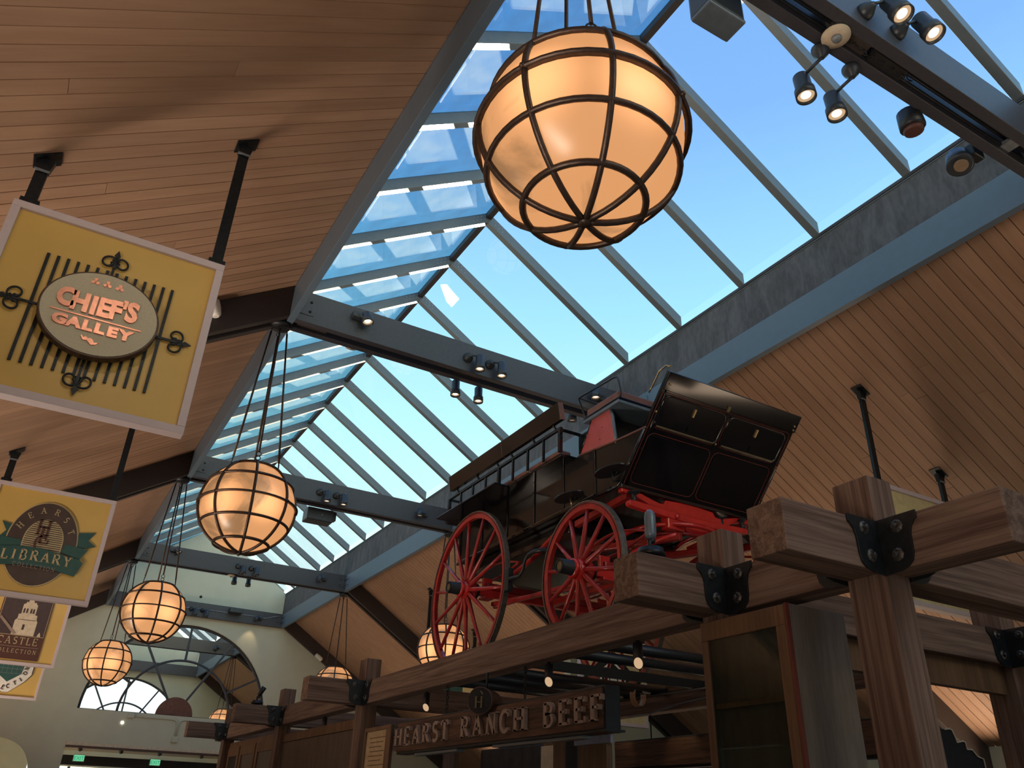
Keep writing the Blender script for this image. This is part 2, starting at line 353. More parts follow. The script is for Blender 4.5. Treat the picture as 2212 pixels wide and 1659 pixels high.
def ribbon(pts, w):
    n = len(pts); L, R = [], []
    for i, (x, y) in enumerate(pts):
        x0, y0 = pts[max(i-1, 0)]; x1, y1 = pts[min(i+1, n-1)]; dx, dy = x1-x0, y1-y0; l = math.hypot(dx, dy) or 1
        nx, ny = -dy/l*w/2, dx/l*w/2; L.append((x+nx, y+ny)); R.append((x-nx, y-ny))
    return [[L[i], L[i+1], R[i+1], R[i]] for i in range(n-1)]
def glyph(mb, ch, h, o, u, v, w, stem=.16, serif=.30, sxx=1.0):
    adv, strokes, ser = GL[ch]; u = V(u)*h*sxx; v = V(v)*h
    for pts, k in strokes:
        for q in ribbon(pts, stem*k): mb.prism(q, o, u, v, w)
    if serif:
        for (a, b) in ser:
            s = -.0 if b > .5 else .0; y0, y1 = (b-.055, b) if b > .5 else (b, b+.055)
            mb.prism([(a-serif/2, y0), (a+serif/2, y0), (a+serif/2, y1), (a-serif/2, y1)], o, u, v, w)
    return adv*h*sxx
def word(mb, txt, h, o, u, v, w, gap=.06, **k):
    o = V(o); u = V(u); tot = sum((GL[c][0] if c != ' ' else .4)*h*k.get('sxx', 1)+gap*h for c in txt)-gap*h
    p = o-u*tot/2
    for c in txt:
        if c == ' ': p = p+u*(.4*h+gap*h); continue
        p = p+u*(glyph(mb, c, h, p, u, v, w, **k)+gap*h)

# ------------------------------------------------------------------ numbers of the hall
XL, XR, XLo, XRo = 1.406, 5.585, 1.34, 5.655     # purlin inner and outer faces
XM = (XL+XR)/2
TAN = .641; ANG = math.atan(TAN)
TY = [1.75, 6.78, 11.72, 16.87, 21.74, 26.85, 32.60]
YEND, YFAR, YBACK = 21.75, 32.77, -5.0
EL, ER = -4.2, 11.19
def roofL(x): return 6.17-TAN*(XLo-x)
def roofR(x): return 6.17-TAN*(x-XRo)

# floor and side walls
struct(MB().box(EL-.2, YBACK-.2, -.1, ER+.2, YFAR+.2, 0).build('floor', 'floor'))
struct(MB().box(EL-.2, YBACK, 0, EL, YFAR, roofL(EL)).build('wall_left', 'wall'))
struct(MB().box(ER, YBACK, 0, ER+.2, YFAR, roofR(ER)).build('wall_right', 'wall'))
GX = 2.09; ZG = lambda x: 8.17-.6366*abs(x-XM)
def gable(): return [(EL, 0), (EL, roofL(EL)-.005), (XLo, roofL(XLo)-.005), (XL, 6.16), (XL, 6.70), (XM, ZG(XM)-.02), (XR, 6.70), (XR, 6.16), (XRo, roofR(XRo)-.005), (ER, roofR(ER)-.005), (ER, 0)]
def archhole(cx, cz, R, zb=None, n=40):
    pts = [(cx+R*math.cos(PI*i/n), cz+R*math.sin(PI*i/n)) for i in range(n+1)]
    if zb is not None: pts += [(cx-R, zb), (cx+R, zb)]
    return pts
A1 = (3.43, 3.50, 2.10); WPX = 8.12
struct(panel2d(gable(), [archhole(*A1), [(1.30, .02), (5.60, .02), (5.60, 2.81), (1.30, 2.81)], archhole(-.04, 2.05, .763, .02, 24)], 'wall_end', 'wall', YEND, .22))
struct(panel2d(gable(), [archhole(3.43, 3.50, 2.10), [(1.0, .3), (6.0, .3), (6.0, 2.68), (1.0, 2.68)]], 'wall_far', 'wall', YFAR, .22))
struct(panel2d(gable(), [[(-3.4, .02), (10.4, .02), (10.4, 3.0), (-3.4, 3.0)]], 'wall_back', 'wall', YBACK-.2, .2))

struct(MB().prism([(WPX, 0), (ER, 0), (ER, roofR(ER)-.005), (WPX, roofR(WPX)-.005)], (0, 11.975, 0), (1, 0, 0), (0, 0, 1), (0, .2, 0)).build('wall_right_aisle', 'wall'))

# ------------------------------------------------------------------ boarded ceilings
def slope_board(side, t0, t1, y0, w, mb=None):
    """board on the slope from distance t0 to t1 below the purlin, lower face showing"""
    sg = -1 if side == 'L' else 1; x0 = XLo if side == 'L' else XRo
    d = V((sg*math.cos(ANG), 0, -math.sin(ANG))); nrm = V((sg*math.sin(ANG), 0, math.cos(ANG)))
    o = V((x0, y0, 6.17))
    return mb.prism([(0, 0), (w, 0), (w, .02), (0, .02)], o+d*t0, V((0, 1, 0)), nrm, d*(t1-t0))
SL = (XLo-EL)/math.cos(ANG)
BW = .122; Y0B = 3.393-BW*32
for side in 'LR':
    x0, x1 = (XLo, EL) if side == 'L' else (XRo, ER)
    sg = -1 if side == 'L' else 1
    d = V((sg*math.cos(ANG), 0, -math.sin(ANG))); nrm = V((sg*math.sin(ANG), 0, math.cos(ANG)))
    root = MB().prism([(YBACK, .0), (YFAR+.2, .0), (YFAR+.2, .12), (YBACK, .12)], V((x0, 0, 6.17))+nrm*.022, V((0, 1, 0)), nrm, d*SL).build('ceiling', 'back', centre=False)
    root['kind'] = 'structure'
    me = {}
    rng = random.Random(3 if side == 'L' else 4)
    rows = int((12.2-Y0B)/BW)
    for i in range(rows):
        y = Y0B+i*BW
        cuts = [0, SL]
        if rng.random() < .36: cuts = [0, round(rng.uniform(1.2, 3.8), 1), SL]
        for a, b in zip(cuts[:-1], cuts[1:]):
            L = round(b-a-.003, 3)
            if L not in me:
                m_ = MB().box(0, 0, 0, L, BW-.0075, .02); o = m_.build('board', 'board', local=True, bevel=0); me[L] = o.data; COL.objects.unlink(o); bpy.data.objects.remove(o)
            o = bpy.data.objects.new('board', me[L]); COL.objects.link(o); o.parent = root
            xa = d; ya = V((0, 1, 0)); za = xa.cross(ya)
            if za.z < 0: ya = -ya; za = xa.cross(ya)
            org = V((x0, y+(0 if ya.y > 0 else BW-.0075), 6.17))+d*a+nrm*rng.uniform(-.0012, .0012)
            o.matrix_local = Matrix(((xa.x, ya.x, za.x, org.x), (xa.y, ya.y, za.y, org.y), (xa.z, ya.z, za.z, org.z), (0, 0, 0, 1)))
    m_ = MB(); y = Y0B+rows*BW
    while y < YFAR:
        slope_board(side, 0, SL, y, BW-.0075, m_); y += BW
    o = m_.build('far_boards', 'board', root, local=True); o['kind'] = 'stuff'

# ------------------------------------------------------------------ purlins, curbs, skylight
k = 1
for xa, xb, s_ in ((XLo, XL, 'L'), (XR, XRo, 'R')):
    tr = MB().box(xa, YBACK, 5.80, xb, YFAR, 6.15).build('trim_%d' % k, 'purlin', centre=False, bevel=.003); struct(tr)
    MB().box(xa+(.004 if s_ == 'R' else 0), YBACK, 6.153, xb-(.004 if s_ == 'L' else 0), YFAR, 6.665).build('curb_board', 'curb', tr, local=True)
    xe = xb if s_ == 'L' else xa
    MB().box(xe-.07 if s_ == 'L' else xe-.012, YBACK, 6.667, xe-.004 if s_ == 'L' else xe+.07, YFAR, 6.70).build('flashing', 'flash', tr, local=True)
    if s_ == 'R': MB().box(xe-.004, YBACK, 6.655, xe+.004, YFAR, 6.664).build('bead', 'mull', tr, local=True)
    k += 1
MY = [6.905+1.003*i for i in range(-11, 26) if 6.905+1.003*i < YFAR-.1]
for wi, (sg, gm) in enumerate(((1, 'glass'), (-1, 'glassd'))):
    fx = lambda x: XM+sg*x
    h = XR-XM
    root = thing('window_%d' % (wi+1), None, None, (0, 0, 0), kind='structure')
    zb0, zb1 = 8.02, 6.69
    base = MB().prism([(fx(0), zb0), (fx(h), zb1), (fx(h), zb1+.15), (fx(0), zb0+.15)], (0, 0, 0), (1, 0, 0), (0, 0, 1), (0, .08, 0)).build('mullion', 'mull', root, local=True, bevel=.004)
    base.location.y = MY[0]
    for y in MY[1:]:
        c = base.copy(); COL.objects.link(c); c.location.y = y
    w = 1.003
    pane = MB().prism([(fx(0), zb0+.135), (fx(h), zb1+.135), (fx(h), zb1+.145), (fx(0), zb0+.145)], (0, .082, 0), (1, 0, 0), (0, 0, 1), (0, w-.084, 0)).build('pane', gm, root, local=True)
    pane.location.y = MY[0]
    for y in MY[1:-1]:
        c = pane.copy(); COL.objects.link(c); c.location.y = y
    if sg == 1: MB().box(XM-.035, YBACK, 8.07, XM+.035, YFAR, 8.15).build('ridge_bar', 'flash', root, local=True)
    rv = MB()
    for y in MY[5:20]:
        for a in range(4):
            for b in range(2): rv.lathe([(.006, 0), (.004, .004)], (XM+sg*(.05+a*.05), y, 8.06-.0318*a+b*.05-.01), (0, -1, 0), 6)
    o = rv.build('rivets', 'signw', root, local=True); o['kind'] = 'stuff'

# ------------------------------------------------------------------ tie beams and rafters
def ordinal(i): return ['foremost', 'second', 'third', 'fourth', 'fifth', 'sixth', 'seventh'][i]
TL = ['double tie beam crossing the top right corner', 'dark tie beam above the wagon, carrying five lit spotlights', 'dark tie beam behind the second globe lantern, with a box speaker under it',
      'dark tie beam behind the two smaller hanging globes', 'dark tie beam fixed along the top of the cream arched wall', 'dark tie beam seen through the arched opening, nearer one', 'dark tie beam on the farthest gable, seen through the arched opening']
for i, Y in enumerate(TY):
    t = thing('tie_beam', TL[i], 'beam', (XM, Y, 5.8), 'tie beams across the hall')
    if i in (4, 6):
        MB().box(XL, Y-.10, 5.80, XR, Y-.005, 6.145).build('plank', 'beam', t, bevel=.003)
    else:
        for a in (0, .17): MB().box(XL, Y+a, 5.80, XR, Y+a+.075, 6.145).build('plank', 'beam', t, bevel=.003)
        for xx in (XL+.05, XM-.3, XR-.35): MB().box(xx, Y+.077, 5.84, xx+.3, Y+.168, 6.10).build('spacer', 'beam_far', t)
    yf = Y-.10 if i in (4, 6) else Y
    for x0, x1 in ((XL, XL+.16), (XR-.16, XR)):
        pl = MB().box(x0, yf-.008, 5.88, x1, yf, 6.08).build('gusset_plate', 'beam', t)
        bm_ = MB()
        for a in (.03, .12):
            for b in (.04, .15): bm_.lathe([(.014, 0), (.014, .008), (.008, .014)], (x0+a, yf-.008, 5.88+b), (0, -1, 0), 6, False)
        bm_.build('bolt', 'iron', pl)
    # side plates on the purlins
    sp_ = MB().box(XR-.006, yf-.20, 5.88, XR, yf, 6.09); sp_ = sp_.build('purlin_plate', 'purlin', t)
    bm_ = MB()
    for a in (.05, .14):
        for b in (.04, .16): bm_.lathe([(.013, 0), (.013, .008), (.007, .013)], (XR-.006, yf-a, 5.88+b), (-1, 0, 0), 6, False)
    bm_.build('bolt', 'iron', sp_)
    for side in 'LR':
        sg = -1 if side == 'L' else 1; x0 = XLo if side == 'L' else XRo; x1 = EL if side == 'L' else ER
        lab = 'dark double rafter under the %s boarded slope, %s' % ('left' if side == 'L' else 'right', ['above the camera, foremost', 'first below the tie beam over the wagon', 'second along, beside the second globe lantern', 'third along the hall', 'against the cream arched wall', 'beyond the arched wall, nearer', 'beyond the arched wall, farthest'][i])
        r = thing('rafter', lab, 'rafter', (x0, Y, 5.0), 'rafters under the boarded slopes')
        dz = -.003
        for a in ((-.10,) if i in (4, 6) else (0, .17)):
            MB().prism([(x0, 6.17+dz), (x1, roofL(x1)+dz if side == 'L' else roofR(x1)+dz), (x1, (roofL(x1) if side == 'L' else roofR(x1))-.35), (x0+sg*.0, 5.815), ], (0, Y+a, 0), (1, 0, 0), (0, 0, 1), (0, .075 if i not in (4, 6) else .095, 0)).build('plank', 'beam_far', r, bevel=.003)

# ------------------------------------------------------------------ arch tracery in the end wall and far wall
def tracery(y, label, cx, cz, R, disc, spokes, name):
    t = thing(name, label, 'window tracery', (cx, y, cz))
    P = lambda r, a: (cx+r*math.cos(math.radians(a)), y, cz+r*math.sin(math.radians(a)))
    MB().tube([P(R-.03, a) for a in range(0, 181, 4)], .035, 6).build('outer_arc', 'beam', t)
    if disc: MB().prism([(.42*math.cos(math.radians(a)), .42*math.sin(math.radians(a))) for a in range(0, 181, 6)], (cx, y-.03, cz), (1, 0, 0), (0, 0, 1), (0, .05, 0)).build('half_disc', 'leather', t)
    MB().tube([P(R*.6, a) for a in range(0, 181, 5)], .03, 6).build('inner_arc', 'beam', t)
    for a, r0 in spokes: MB().bar(P(r0, a), P(R-.03, a), .05, .05, (0, 1, 0)).build('spoke', 'beam', t)
    MB().box(cx-R, y-.04, cz-.03, cx+R, y+.04, cz+.015).build('sill_rail', 'maroon', t)
tracery(YEND+.10, 'brown half-round tracery with half disc filling the arched opening in the cream wall', *A1, True, [(150, 1.26), (121, .4), (90, 1.26), (59, .4), (29, 1.26)], 'arch_tracery')
tracery(YFAR+.10, 'half-round window bars of the farthest bright arched window', 3.43, 3.50, 2.10, False, [(150, .4), (121, .4), (90, .4), (59, .4), (29, .4)], 'far_arch_tracery')
struct(panel2d(archhole(3.43, 3.50, 2.08), [], 'window_3', 'glass', YFAR+.14, .01))
wd = struct(MB().box(1.0, YFAR+.08, .3, 6.0, YFAR+.10, 2.68).build('window_4', 'glass'))
for x in (2.2, 3.4, 4.6): MB().box(x, YFAR+.03, .3, x+.08, YFAR+.12, 2.68).build('jamb', 'beam', wd)
# room under the lintel beyond the end wall
struct(MB().box(1.30, YEND-.03, 2.74, 5.60, YEND, 2.81).build('trim_3', 'cream', bevel=.004))
struct(MB().box(1.30, YEND-.05, 2.70, 5.60, YEND+.2, 2.735).build('trim_4', 'maroon', bevel=.004))
sof = MB().box(1.1, 22.1, 2.93, 6.2, 28.0, 2.98).build('loft_soffit', 'cream'); tag(sof, 'cream soffit of the room seen under the arched wall', 'soffit')
b_ = MB().box(1.1, 24.0, 2.43, 6.2, 24.25, 2.64).build('low_beam', 'beam', bevel=.004); tag(b_, 'dark low beam with green exit signs beyond the arched wall', 'beam')
for j, (x, lab) in enumerate(((1.80, 'green exit sign on the dark low beam, the left one'), (3.56, 'green exit sign on the dark low beam, the right one'))):
    t = thing('exit_sign', lab, 'sign', (x, 23.97, 2.50), 'exit signs')
    MB().box(x-.13, 23.94, 2.50, x+.13, 23.98, 2.66).build('housing', 'white', t)
    MB().box(x-.115, 23.932, 2.515, x+.115, 23.939, 2.645).build('lit_panel', 'exitg', t)
    text_mesh('EXIT', .11, .004, (x, 23.931, 2.54), (1, 0, 0), (0, 0, 1), (0, -1, 0), 'lettering', 'exitd', t, .002)
for j, x in enumerate((1.72, 2.62, 3.5, 4.5)):
    t = thing('track_light', ['small track light above the left exit sign', 'small track light between the two exit signs', 'small track light above the right exit sign', 'small track light right of both exit signs'][j], 'track light', (x, 23.0, 2.7), 'track lights under the low soffit')
    MB().tube([(x-.06, 22.9, 2.90), (x, 23.1, 2.72)], .05, 10).build('tube', 'grey', t)
    MB().lathe([(.045, 0), (.04, .01)], (x+.0, 23.1, 2.715), (0, -.3, -1), 10).build('lens', 'glow' if j in (0, 2) else 'grey', t)
# conduit and boxes on the end wall below the arch
cn = thing('wall_conduit', 'cream conduit with outlet boxes under the arched opening', 'conduit', (3.0, YEND-.02, 3.3))
MB().tube([(2.55, YEND-.015, 3.42), (3.42, YEND-.015, 3.42), (3.50, YEND-.015, 3.39), (3.53, YEND-.015, 3.30), (3.53, YEND-.015, 3.05)], .014, 6).build('pipe', 'wall', cn)
MB().tube([(4.3, YEND-.015, 3.42), (3.68, YEND-.015, 3.42), (3.60, YEND-.015, 3.39), (3.57, YEND-.015, 3.30), (3.57, YEND-.015, 3.05)], .014, 6).build('pipe', 'wall', cn)
MB().box(2.42, YEND-.04, 3.38, 2.56, YEND, 3.48).build('outlet_box', 'wall', cn, bevel=.005)
MB().box(3.48, YEND-.04, 2.93, 3.62, YEND, 3.06).build('outlet_box', 'wall', cn, bevel=.005)
tag(MB().lathe([(.035, 0), (.035, .02), (.02, .03)], (2.34, YEND, 3.27), (0, -1, 0), 12).build('motion_sensor', 'bulbglow'), 'tiny bright sensor lamp on the cream wall under the arch', 'sensor')
tag(MB().lathe([(.035, 0), (.03, .012), (.02, .012)], (3.46, YEND, 6.31), (0, -1, 0), 14).build('wall_vent', 'dark'), 'small round dark vent high on the cream gable', 'vent')
tag(MB().lathe([(.05, 0), (.05, .10), (.11, .16), (.12, .2)], (3.47, YFAR, 5.96), (0, -1, -.2), 16).build('horn_speaker', 'grey'), 'grey horn speaker on the farthest gable beam', 'speaker')
# emergency lamp on the right rafter at the end wall
ob = MB().lathe([(.03, -.11), (.055, -.09), (.06, 0), (.055, .09), (.03, .11)], (6.66, YEND-.20, 5.17), (.84, 0, -.54), 14).build('rafter_lamp', 'white'); tag(ob, 'white oval lamp on the dark rafter against the arched wall', 'lamp')
ob = MB().lathe([(.03, -.09), (.05, -.07), (.055, 0), (.05, .07), (.03, .09)], (.66, 6.74, 5.63), (.3, 0, -1), 14).build('rafter_lamp', 'white'); tag(ob, 'white oval lamp on the left rafter beside the chief sign', 'lamp')

# ------------------------------------------------------------------ globe lanterns
def make_globe():
    t = thing('globe_lantern', 'x', 'lantern', (0, 0, 0), 'hanging alabaster globe lanterns')
    R, RC = .394, .4045
    prof = [(R*math.cos(math.radians(a)), R*math.sin(math.radians(a))) for a in range(-90, 63, 6)]
    prof[0] = (.002, -R)
    o = MB().lathe(prof, (0, 0, 0), (0, 0, 1), 48, cap=False).build('globe', 'alab', t, local=True)
    c = MB()
    for lat, r in ((60, .0125), (28, .0125), (-26, .0125), (-56, .0135)):
        rr = RC*math.cos(math.radians(lat)); z = RC*math.sin(math.radians(lat))
        c = MB().tube([(rr*math.cos(2*PI*i/48), rr*math.sin(2*PI*i/48), z) for i in range(48)], r, 8, True); c.build('cage_ring', 'cage', t, local=True)
    n = 48; vs = []
    for i in range(n):
        a = 2*PI*i/n
        for rr, z in ((RC-.008, -.006), (RC+.020, -.006), (RC+.020, .006), (RC-.008, .006)): vs.append((rr*math.cos(a), rr*math.sin(a), z))
    band = MB().add(vs, [(i*4+k_, i*4+(k_+1) % 4, ((i+1) % n)*4+(k_+1) % 4, ((i+1) % n)*4+k_) for i in range(n) for k_ in range(4)], True).build('equator_band', 'cage', t, local=True)
    for k_ in range(8):
        a = 2*PI*k_/8+.35
        MB().tube([(RC*math.cos(math.radians(l))*math.cos(a), RC*math.cos(math.radians(l))*math.sin(a), RC*math.sin(math.radians(l))) for l in range(-90, 61, 6)], .0125, 8).build('cage_rib', 'cage', t, local=True)
        if k_ % 2 == 0: MB().lathe([(.001, -.011), (.009, -.007), (.011, 0), (.009, .007), (.001, .011)], ((RC+.018)*math.cos(a), (RC+.018)*math.sin(a), 0), (0, 0, 1), 8).build('rivet', 'cage', band, local=True)
    MB().lathe([(.001, -RC-.018), (.022, -RC-.014), (.026, -RC), (.01, -RC+.012)], (0, 0, 0), (0, 0, 1), 12).build('finial', 'cage', t, local=True)
    H = 5.795-3.89
    MB().lathe([(.10, -.0), (.10, -.035), (.085, -.05), (.02, -.055)], (0, 0, H), (0, 0, 1), 20).build('canopy', 'black', t, local=True)
    for k_ in range(4):
        a = 2*PI*k_/4+.35+PI/8*2
        p = V((.205*math.cos(a), .205*math.sin(a), RC*.866+.012)); q = V((.072*math.cos(a), .072*math.sin(a), H-.07))
        d = (q-p).normalized()
        rod = MB().tube([p+d*.085, q-d*.03], .0095, 8).build('rod', 'cage', t, local=True)
        s_ = V((-math.sin(a), math.cos(a), 0))
        for c0, rr in ((p+d*.02, .020), (p+d*.062, .022), (q-d*.012, .018)):
            MB().tube([c0+s_*rr*math.cos(2*PI*i/12)+d*rr*math.sin(2*PI*i/12) for i in range(12)], .0042, 5, True).build('hook', 'iron', rod, local=True)
    return t
g0 = make_globe()
GLOC = [(1.338, 1.885, 3.925, 'large glowing globe lantern hanging in front of the skylight, nearest to the camera'),
        (1.325, 6.91, 3.90, 'glowing globe lantern left of centre under the end of the tie beam over the wagon'),
        (1.325, 11.85, 3.89, 'glowing globe lantern third in the left row, in front of the arched opening'),
        (1.335, 16.99, 3.885, 'smallest glowing globe lantern of the left row, lowest beside the arched wall'),
        (5.64, 11.85, 3.90, 'glowing globe lantern seen through the spokes of the rear wagon wheel'),
        (5.64, 16.99, 3.89, 'glowing globe lantern cut off by a timber stub, left of the long kiosk beam'),
        (5.64, 26.97, 3.88, 'small globe lantern seen through the arched opening at its lower right')]
for i, (x, y, z, lab) in enumerate(GLOC):
    o = g0 if i == 0 else dup(g0)
    o.location = (x, y, z); o['label'] = lab
    o.rotation_euler.z = [.10, .30, .45, .2, .05, .1, 0][i]
    if i == 0: o.rotation_euler.x = -.03

# ------------------------------------------------------------------ spotlights on the beams
def spot(base, head, aim, label, lit=1, r=.055, L=.18, group='cylinder spotlights on the tie beams', bdir=(0, 1, 0)):
    base, head, aim = V(base), V(head), V(aim).normalized()
    t = thing('spotlight', label, 'spotlight', base, group)
    bd = V(bdir)
    MB().lathe([(.056, 0), (.056, .015), (.048, .04), (.022, .07), (.016, .08)], base, -bd, 18).build('mount', 'fixture', t)
    e = base-bd*.075; ht = head-aim*(L*.42)
    MB().tube([e, (e+ht)/2+V((0, 0, .004)), ht], .0105, 8).build('arm', 'fixture', t)
    h = MB().lathe([(.010, -L/2-.012), (r*.62, -L/2-.008), (r*.82, -L/2+.006), (r*.82, L*.10), (r, L*.16), (r, L/2), (r*.90, L/2), (r*.82, L/2-.02)], head, aim, 24, cap=False).build('housing', 'fixture', t)
    MB().lathe([(.001, 0), (r*.5, .001)], head+aim*(L/2-.022), aim, 20, cap=False).build('lens', 'glow' if lit else 'lens_off', h)
    MB().lathe([(r*.5, 0), (r*.82, 0.002)], head+aim*(L/2-.0215), aim, 20, cap=False).build('reflector', 'glowdim' if lit else 'lens_off', h)
    return t
def pair(i, Y, back=True, lit=1):
    nm = ['double beam at the top right', 'tie beam over the wagon', 'tie beam behind the second globe', 'tie beam behind the smaller globes', 'beam on the cream arched wall'][i]
    for j, x in enumerate((3.375, 3.645)):
        spot((x-.10, Y, 5.96), (x, Y-.10, 5.885), (0, -.05, -1), '%s spotlight of the pair on the near face of the %s' % (['left', 'right'][j], nm), lit)
    if back:
        for j, x in enumerate((3.325, 3.612)):
            spot((x-.02, Y+.245, 5.90), (x, Y+.36, 5.765), (0, -.05, -1), '%s spotlight of the pair hung behind the %s' % (['left', 'right'][j], nm), lit, bdir=(0, -1, 0))
def gimbal(loc, base, aim, label, lit=1, r=.058):
    loc, base, aim = V(loc), V(base), V(aim).normalized()
    t = thing('gimbal_spotlight', label, 'spotlight', base, 'short gimbal spotlights on the tie beams')
    s_ = 1 if base.y > loc.y else -1
    MB().box(base.x-.05, base.y-(.07 if s_ > 0 else 0), base.z-.035, base.x+.05, base.y+(0 if s_ > 0 else .07), base.z+.035).build('mount', 'fixture', t, bevel=.01)
    MB().tube([base-V((0, s_*.06, 0)), loc], .016, 8).build('arm', 'fixture', t)
    h = MB().lathe([(.012, -.085), (r*.72, -.08), (r*.78, -.02), (r*.98, -.01), (r, .05), (r*.9, .05), (r*.85, .03)], loc, aim, 22, cap=False).build('housing', 'fixture', t)
    MB().lathe([(.001, 0), (r*.55, .001)], loc+aim*.02, aim, 18, cap=False).build('lens', 'glow' if lit else 'lens_off', h)
    MB().lathe([(r*.55, 0), (r*.86, .002)], loc+aim*.022, aim, 18, cap=False).build('reflector', 'glowdim' if lit else 'lens_off', h)
    return t
pair(1, TY[1]); pair(2, TY[2], False); pair(3, TY[3], True, 0); pair(4, TY[4]-.10, False, 0)
gimbal((2.085, 6.69, 5.985), (1.99, 6.78, 6.03), (.12, -.25, -1), 'short lit gimbal spotlight near the left end of the tie beam over the wagon')
gimbal((4.90, 6.69, 5.95), (5.02, 6.78, 5.97), (0, -.05, -1), 'lit gimbal spotlight seen behind the rail of the wagon driver seat')
gimbal((4.87, 7.13, 5.83), (4.95, 7.025, 5.93), (.1, .1, -1), 'lit gimbal spotlight under the right end of the tie beam over the wagon')
gimbal((4.935, 11.62, 5.93), (5.05, 11.72, 5.95), (.0, -.05, -1), 'small lit gimbal spotlight left of the wagon on the second tie beam', r=.052)
gimbal((2.07, 16.78, 6.05), (1.98, 16.87, 6.06), (.6, -.3, -1), 'lit gimbal spotlight on the third tie beam, behind the lantern rods', r=.055)
gimbal((4.97, 16.77, 5.965), (5.09, 16.87, 5.98), (0, -.05, -1), 'lit gimbal spotlight at the right end of the third tie beam', r=.052)
gimbal((4.89, 21.53, 5.925), (5.0, 21.64, 5.95), (-.2, .1, -1), 'lit gimbal spotlight on the beam above the arched opening', r=.055)
gimbal((5.0, 26.75, 5.93), (5.1, 26.85, 5.97), (0, -.05, -1), 'lit gimbal spotlight on the tie beam seen through the arch', r=.055)
# the foremost double beam
for j, (h_, b_) in enumerate((((3.47, 1.63, 5.945), (3.335, 1.75, 5.935)), ((3.78, 1.63, 5.985), (3.645, 1.75, 5.965)))):
    spot(b_, h_, (.10, -.30, -1), 'large lit spotlight at the top right corner on the double beam, %s' % ['left one'   , 'right one'][j], r=.066, L=.20)
for j, (h_, b_) in enumerate((((3.215, 2.16, 5.625), (3.215, 2.0, 5.80)), ((3.49, 2.16, 5.625), (3.49, 2.0, 5.80)))):
    spot(b_, h_, (0, -.06, -1), 'lit spotlight hanging in blue sky under the double beam, %s' % ['left one', 'right one'][j], r=.062, L=.19, bdir=(0, 0, 1))
# speaker, strobe, camera, detectors on that beam
t = thing('box_speaker', 'dark box speaker on the double beam at the top edge, right of the largest globe', 'speaker', (2.53, 2.10, 5.75))
MB().box(2.335, 2.03, 5.665, 2.61, 2.20, 5.90).build('cabinet', 'fixture', t, bevel=.02)
MB().box(2.325, 2.022, 5.640, 2.60, 2.18, 5.664).build('grille', 'bluetrim', t, bevel=.008)
t = thing('box_speaker', 'black box speaker under the second tie beam, right of the second globe', 'speaker', (3.40, 11.97, 5.65))
MB().box(3.20, 11.97, 5.60, 3.62, 12.22, 5.80).build('cabinet', 'fixture', t, bevel=.015)
MB().box(3.62, 12.02, 5.66, 3.68, 12.12, 5.80).build('hanger', 'fixture', t)
MB().lathe([(.008, 0), (.006, .006)], (3.44, 11.97, 5.70), (0, -1, 0), 8).build('badge', 'white', t)
t = thing('strobe_light', 'dark alarm strobe under the double beam with a clear and red lens', 'alarm', (4.15, 2.02, 5.72))
MB().lathe([(.02, .085), (.075, .075), (.08, .0), (.082, -.05), (.07, -.06)], (4.145, 2.06, 5.76), (-.1, 0, 1), 16).build('housing', 'black', t)
MB().lathe([(.066, 0), (.062, -.025), (.05, -.03)], (4.15, 2.06, 5.70), (-.1, 0, 1), 16).build('lens', 'maroon', t)
t = thing('security_camera', 'dark dome-lens camera at the right end of the double beam', 'camera', (4.79, 2.02, 5.74))
MB().lathe([(.03, .10), (.075, .08), (.085, .0), (.09, -.05), (.075, -.055)], (4.775, 2.13, 5.785), (.35, .2, 1), 22).build('housing', 'fixture', t)
MB().lathe([(.05, 0), (.045, -.012)], (4.755, 2.115, 5.73), (.35, .2, 1), 18).build('lens', 'lens_off', t)
MB().box(4.80, 2.02, 5.80, 4.92, 2.09, 5.90).build('mount', 'black', t, bevel=.01)
def smoke(loc, label, r=.075):
    t = thing('smoke_detector', label, 'detector', loc, 'smoke detectors under the tie beams'); l = V(loc)
    MB().lathe([(r*.8, .0), (r, -.012), (r, -.022), (r*.4, -.03)], l, (0, 0, 1), 24).build('disc', 'cream', t)
    MB().lathe([(r*.36, -.028), (r*.3, -.05), (r*.12, -.056)], l, (0, 0, 1), 14).build('sensor', 'grey', t)
smoke((3.21, 1.88, 5.80), 'cream round detector between the two spotlight pairs of the double beam', .085)
smoke((2.08, 7.07, 5.875), 'cream detector peeping below the tie beam over the wagon')
smoke((3.20, 16.99, 5.80), 'cream detector under the third tie beam, left of its spotlights')
# conduits between the planks of the foremost beam
t = thing('beam_conduits', 'dark conduits and wiring laid in the gap of the double beam', 'conduit', (XM, 1.87, 5.85))
for a, z in ((1.852, 5.87), (1.885, 5.90), (1.915, 5.86)): MB().tube([(XL+.05, a, z), (XM, a, z+.005), (XR-.05, a, z)], .011, 6).build('pipe', 'black', t)
MB().box(3.55, 1.845, 5.83, 3.85, 1.92, 5.90).build('junction_box', 'dark', t, bevel=.004)
w_ = MB()
for j in range(7):
    c0 = V((3.35+.09*j, 1.88, 5.84)); w_.tube([c0+V((.03*math.cos(2*PI*i/10), .012*math.sin(4*PI*i/10), .028*math.sin(2*PI*i/10))) for i in range(10)], .004, 5, True)
w_.build('wire_coils', 'black', t)
MB().box(4.95, 1.84, 5.845, 5.05, 1.93, 5.875).build('junction_box', 'grey', t)
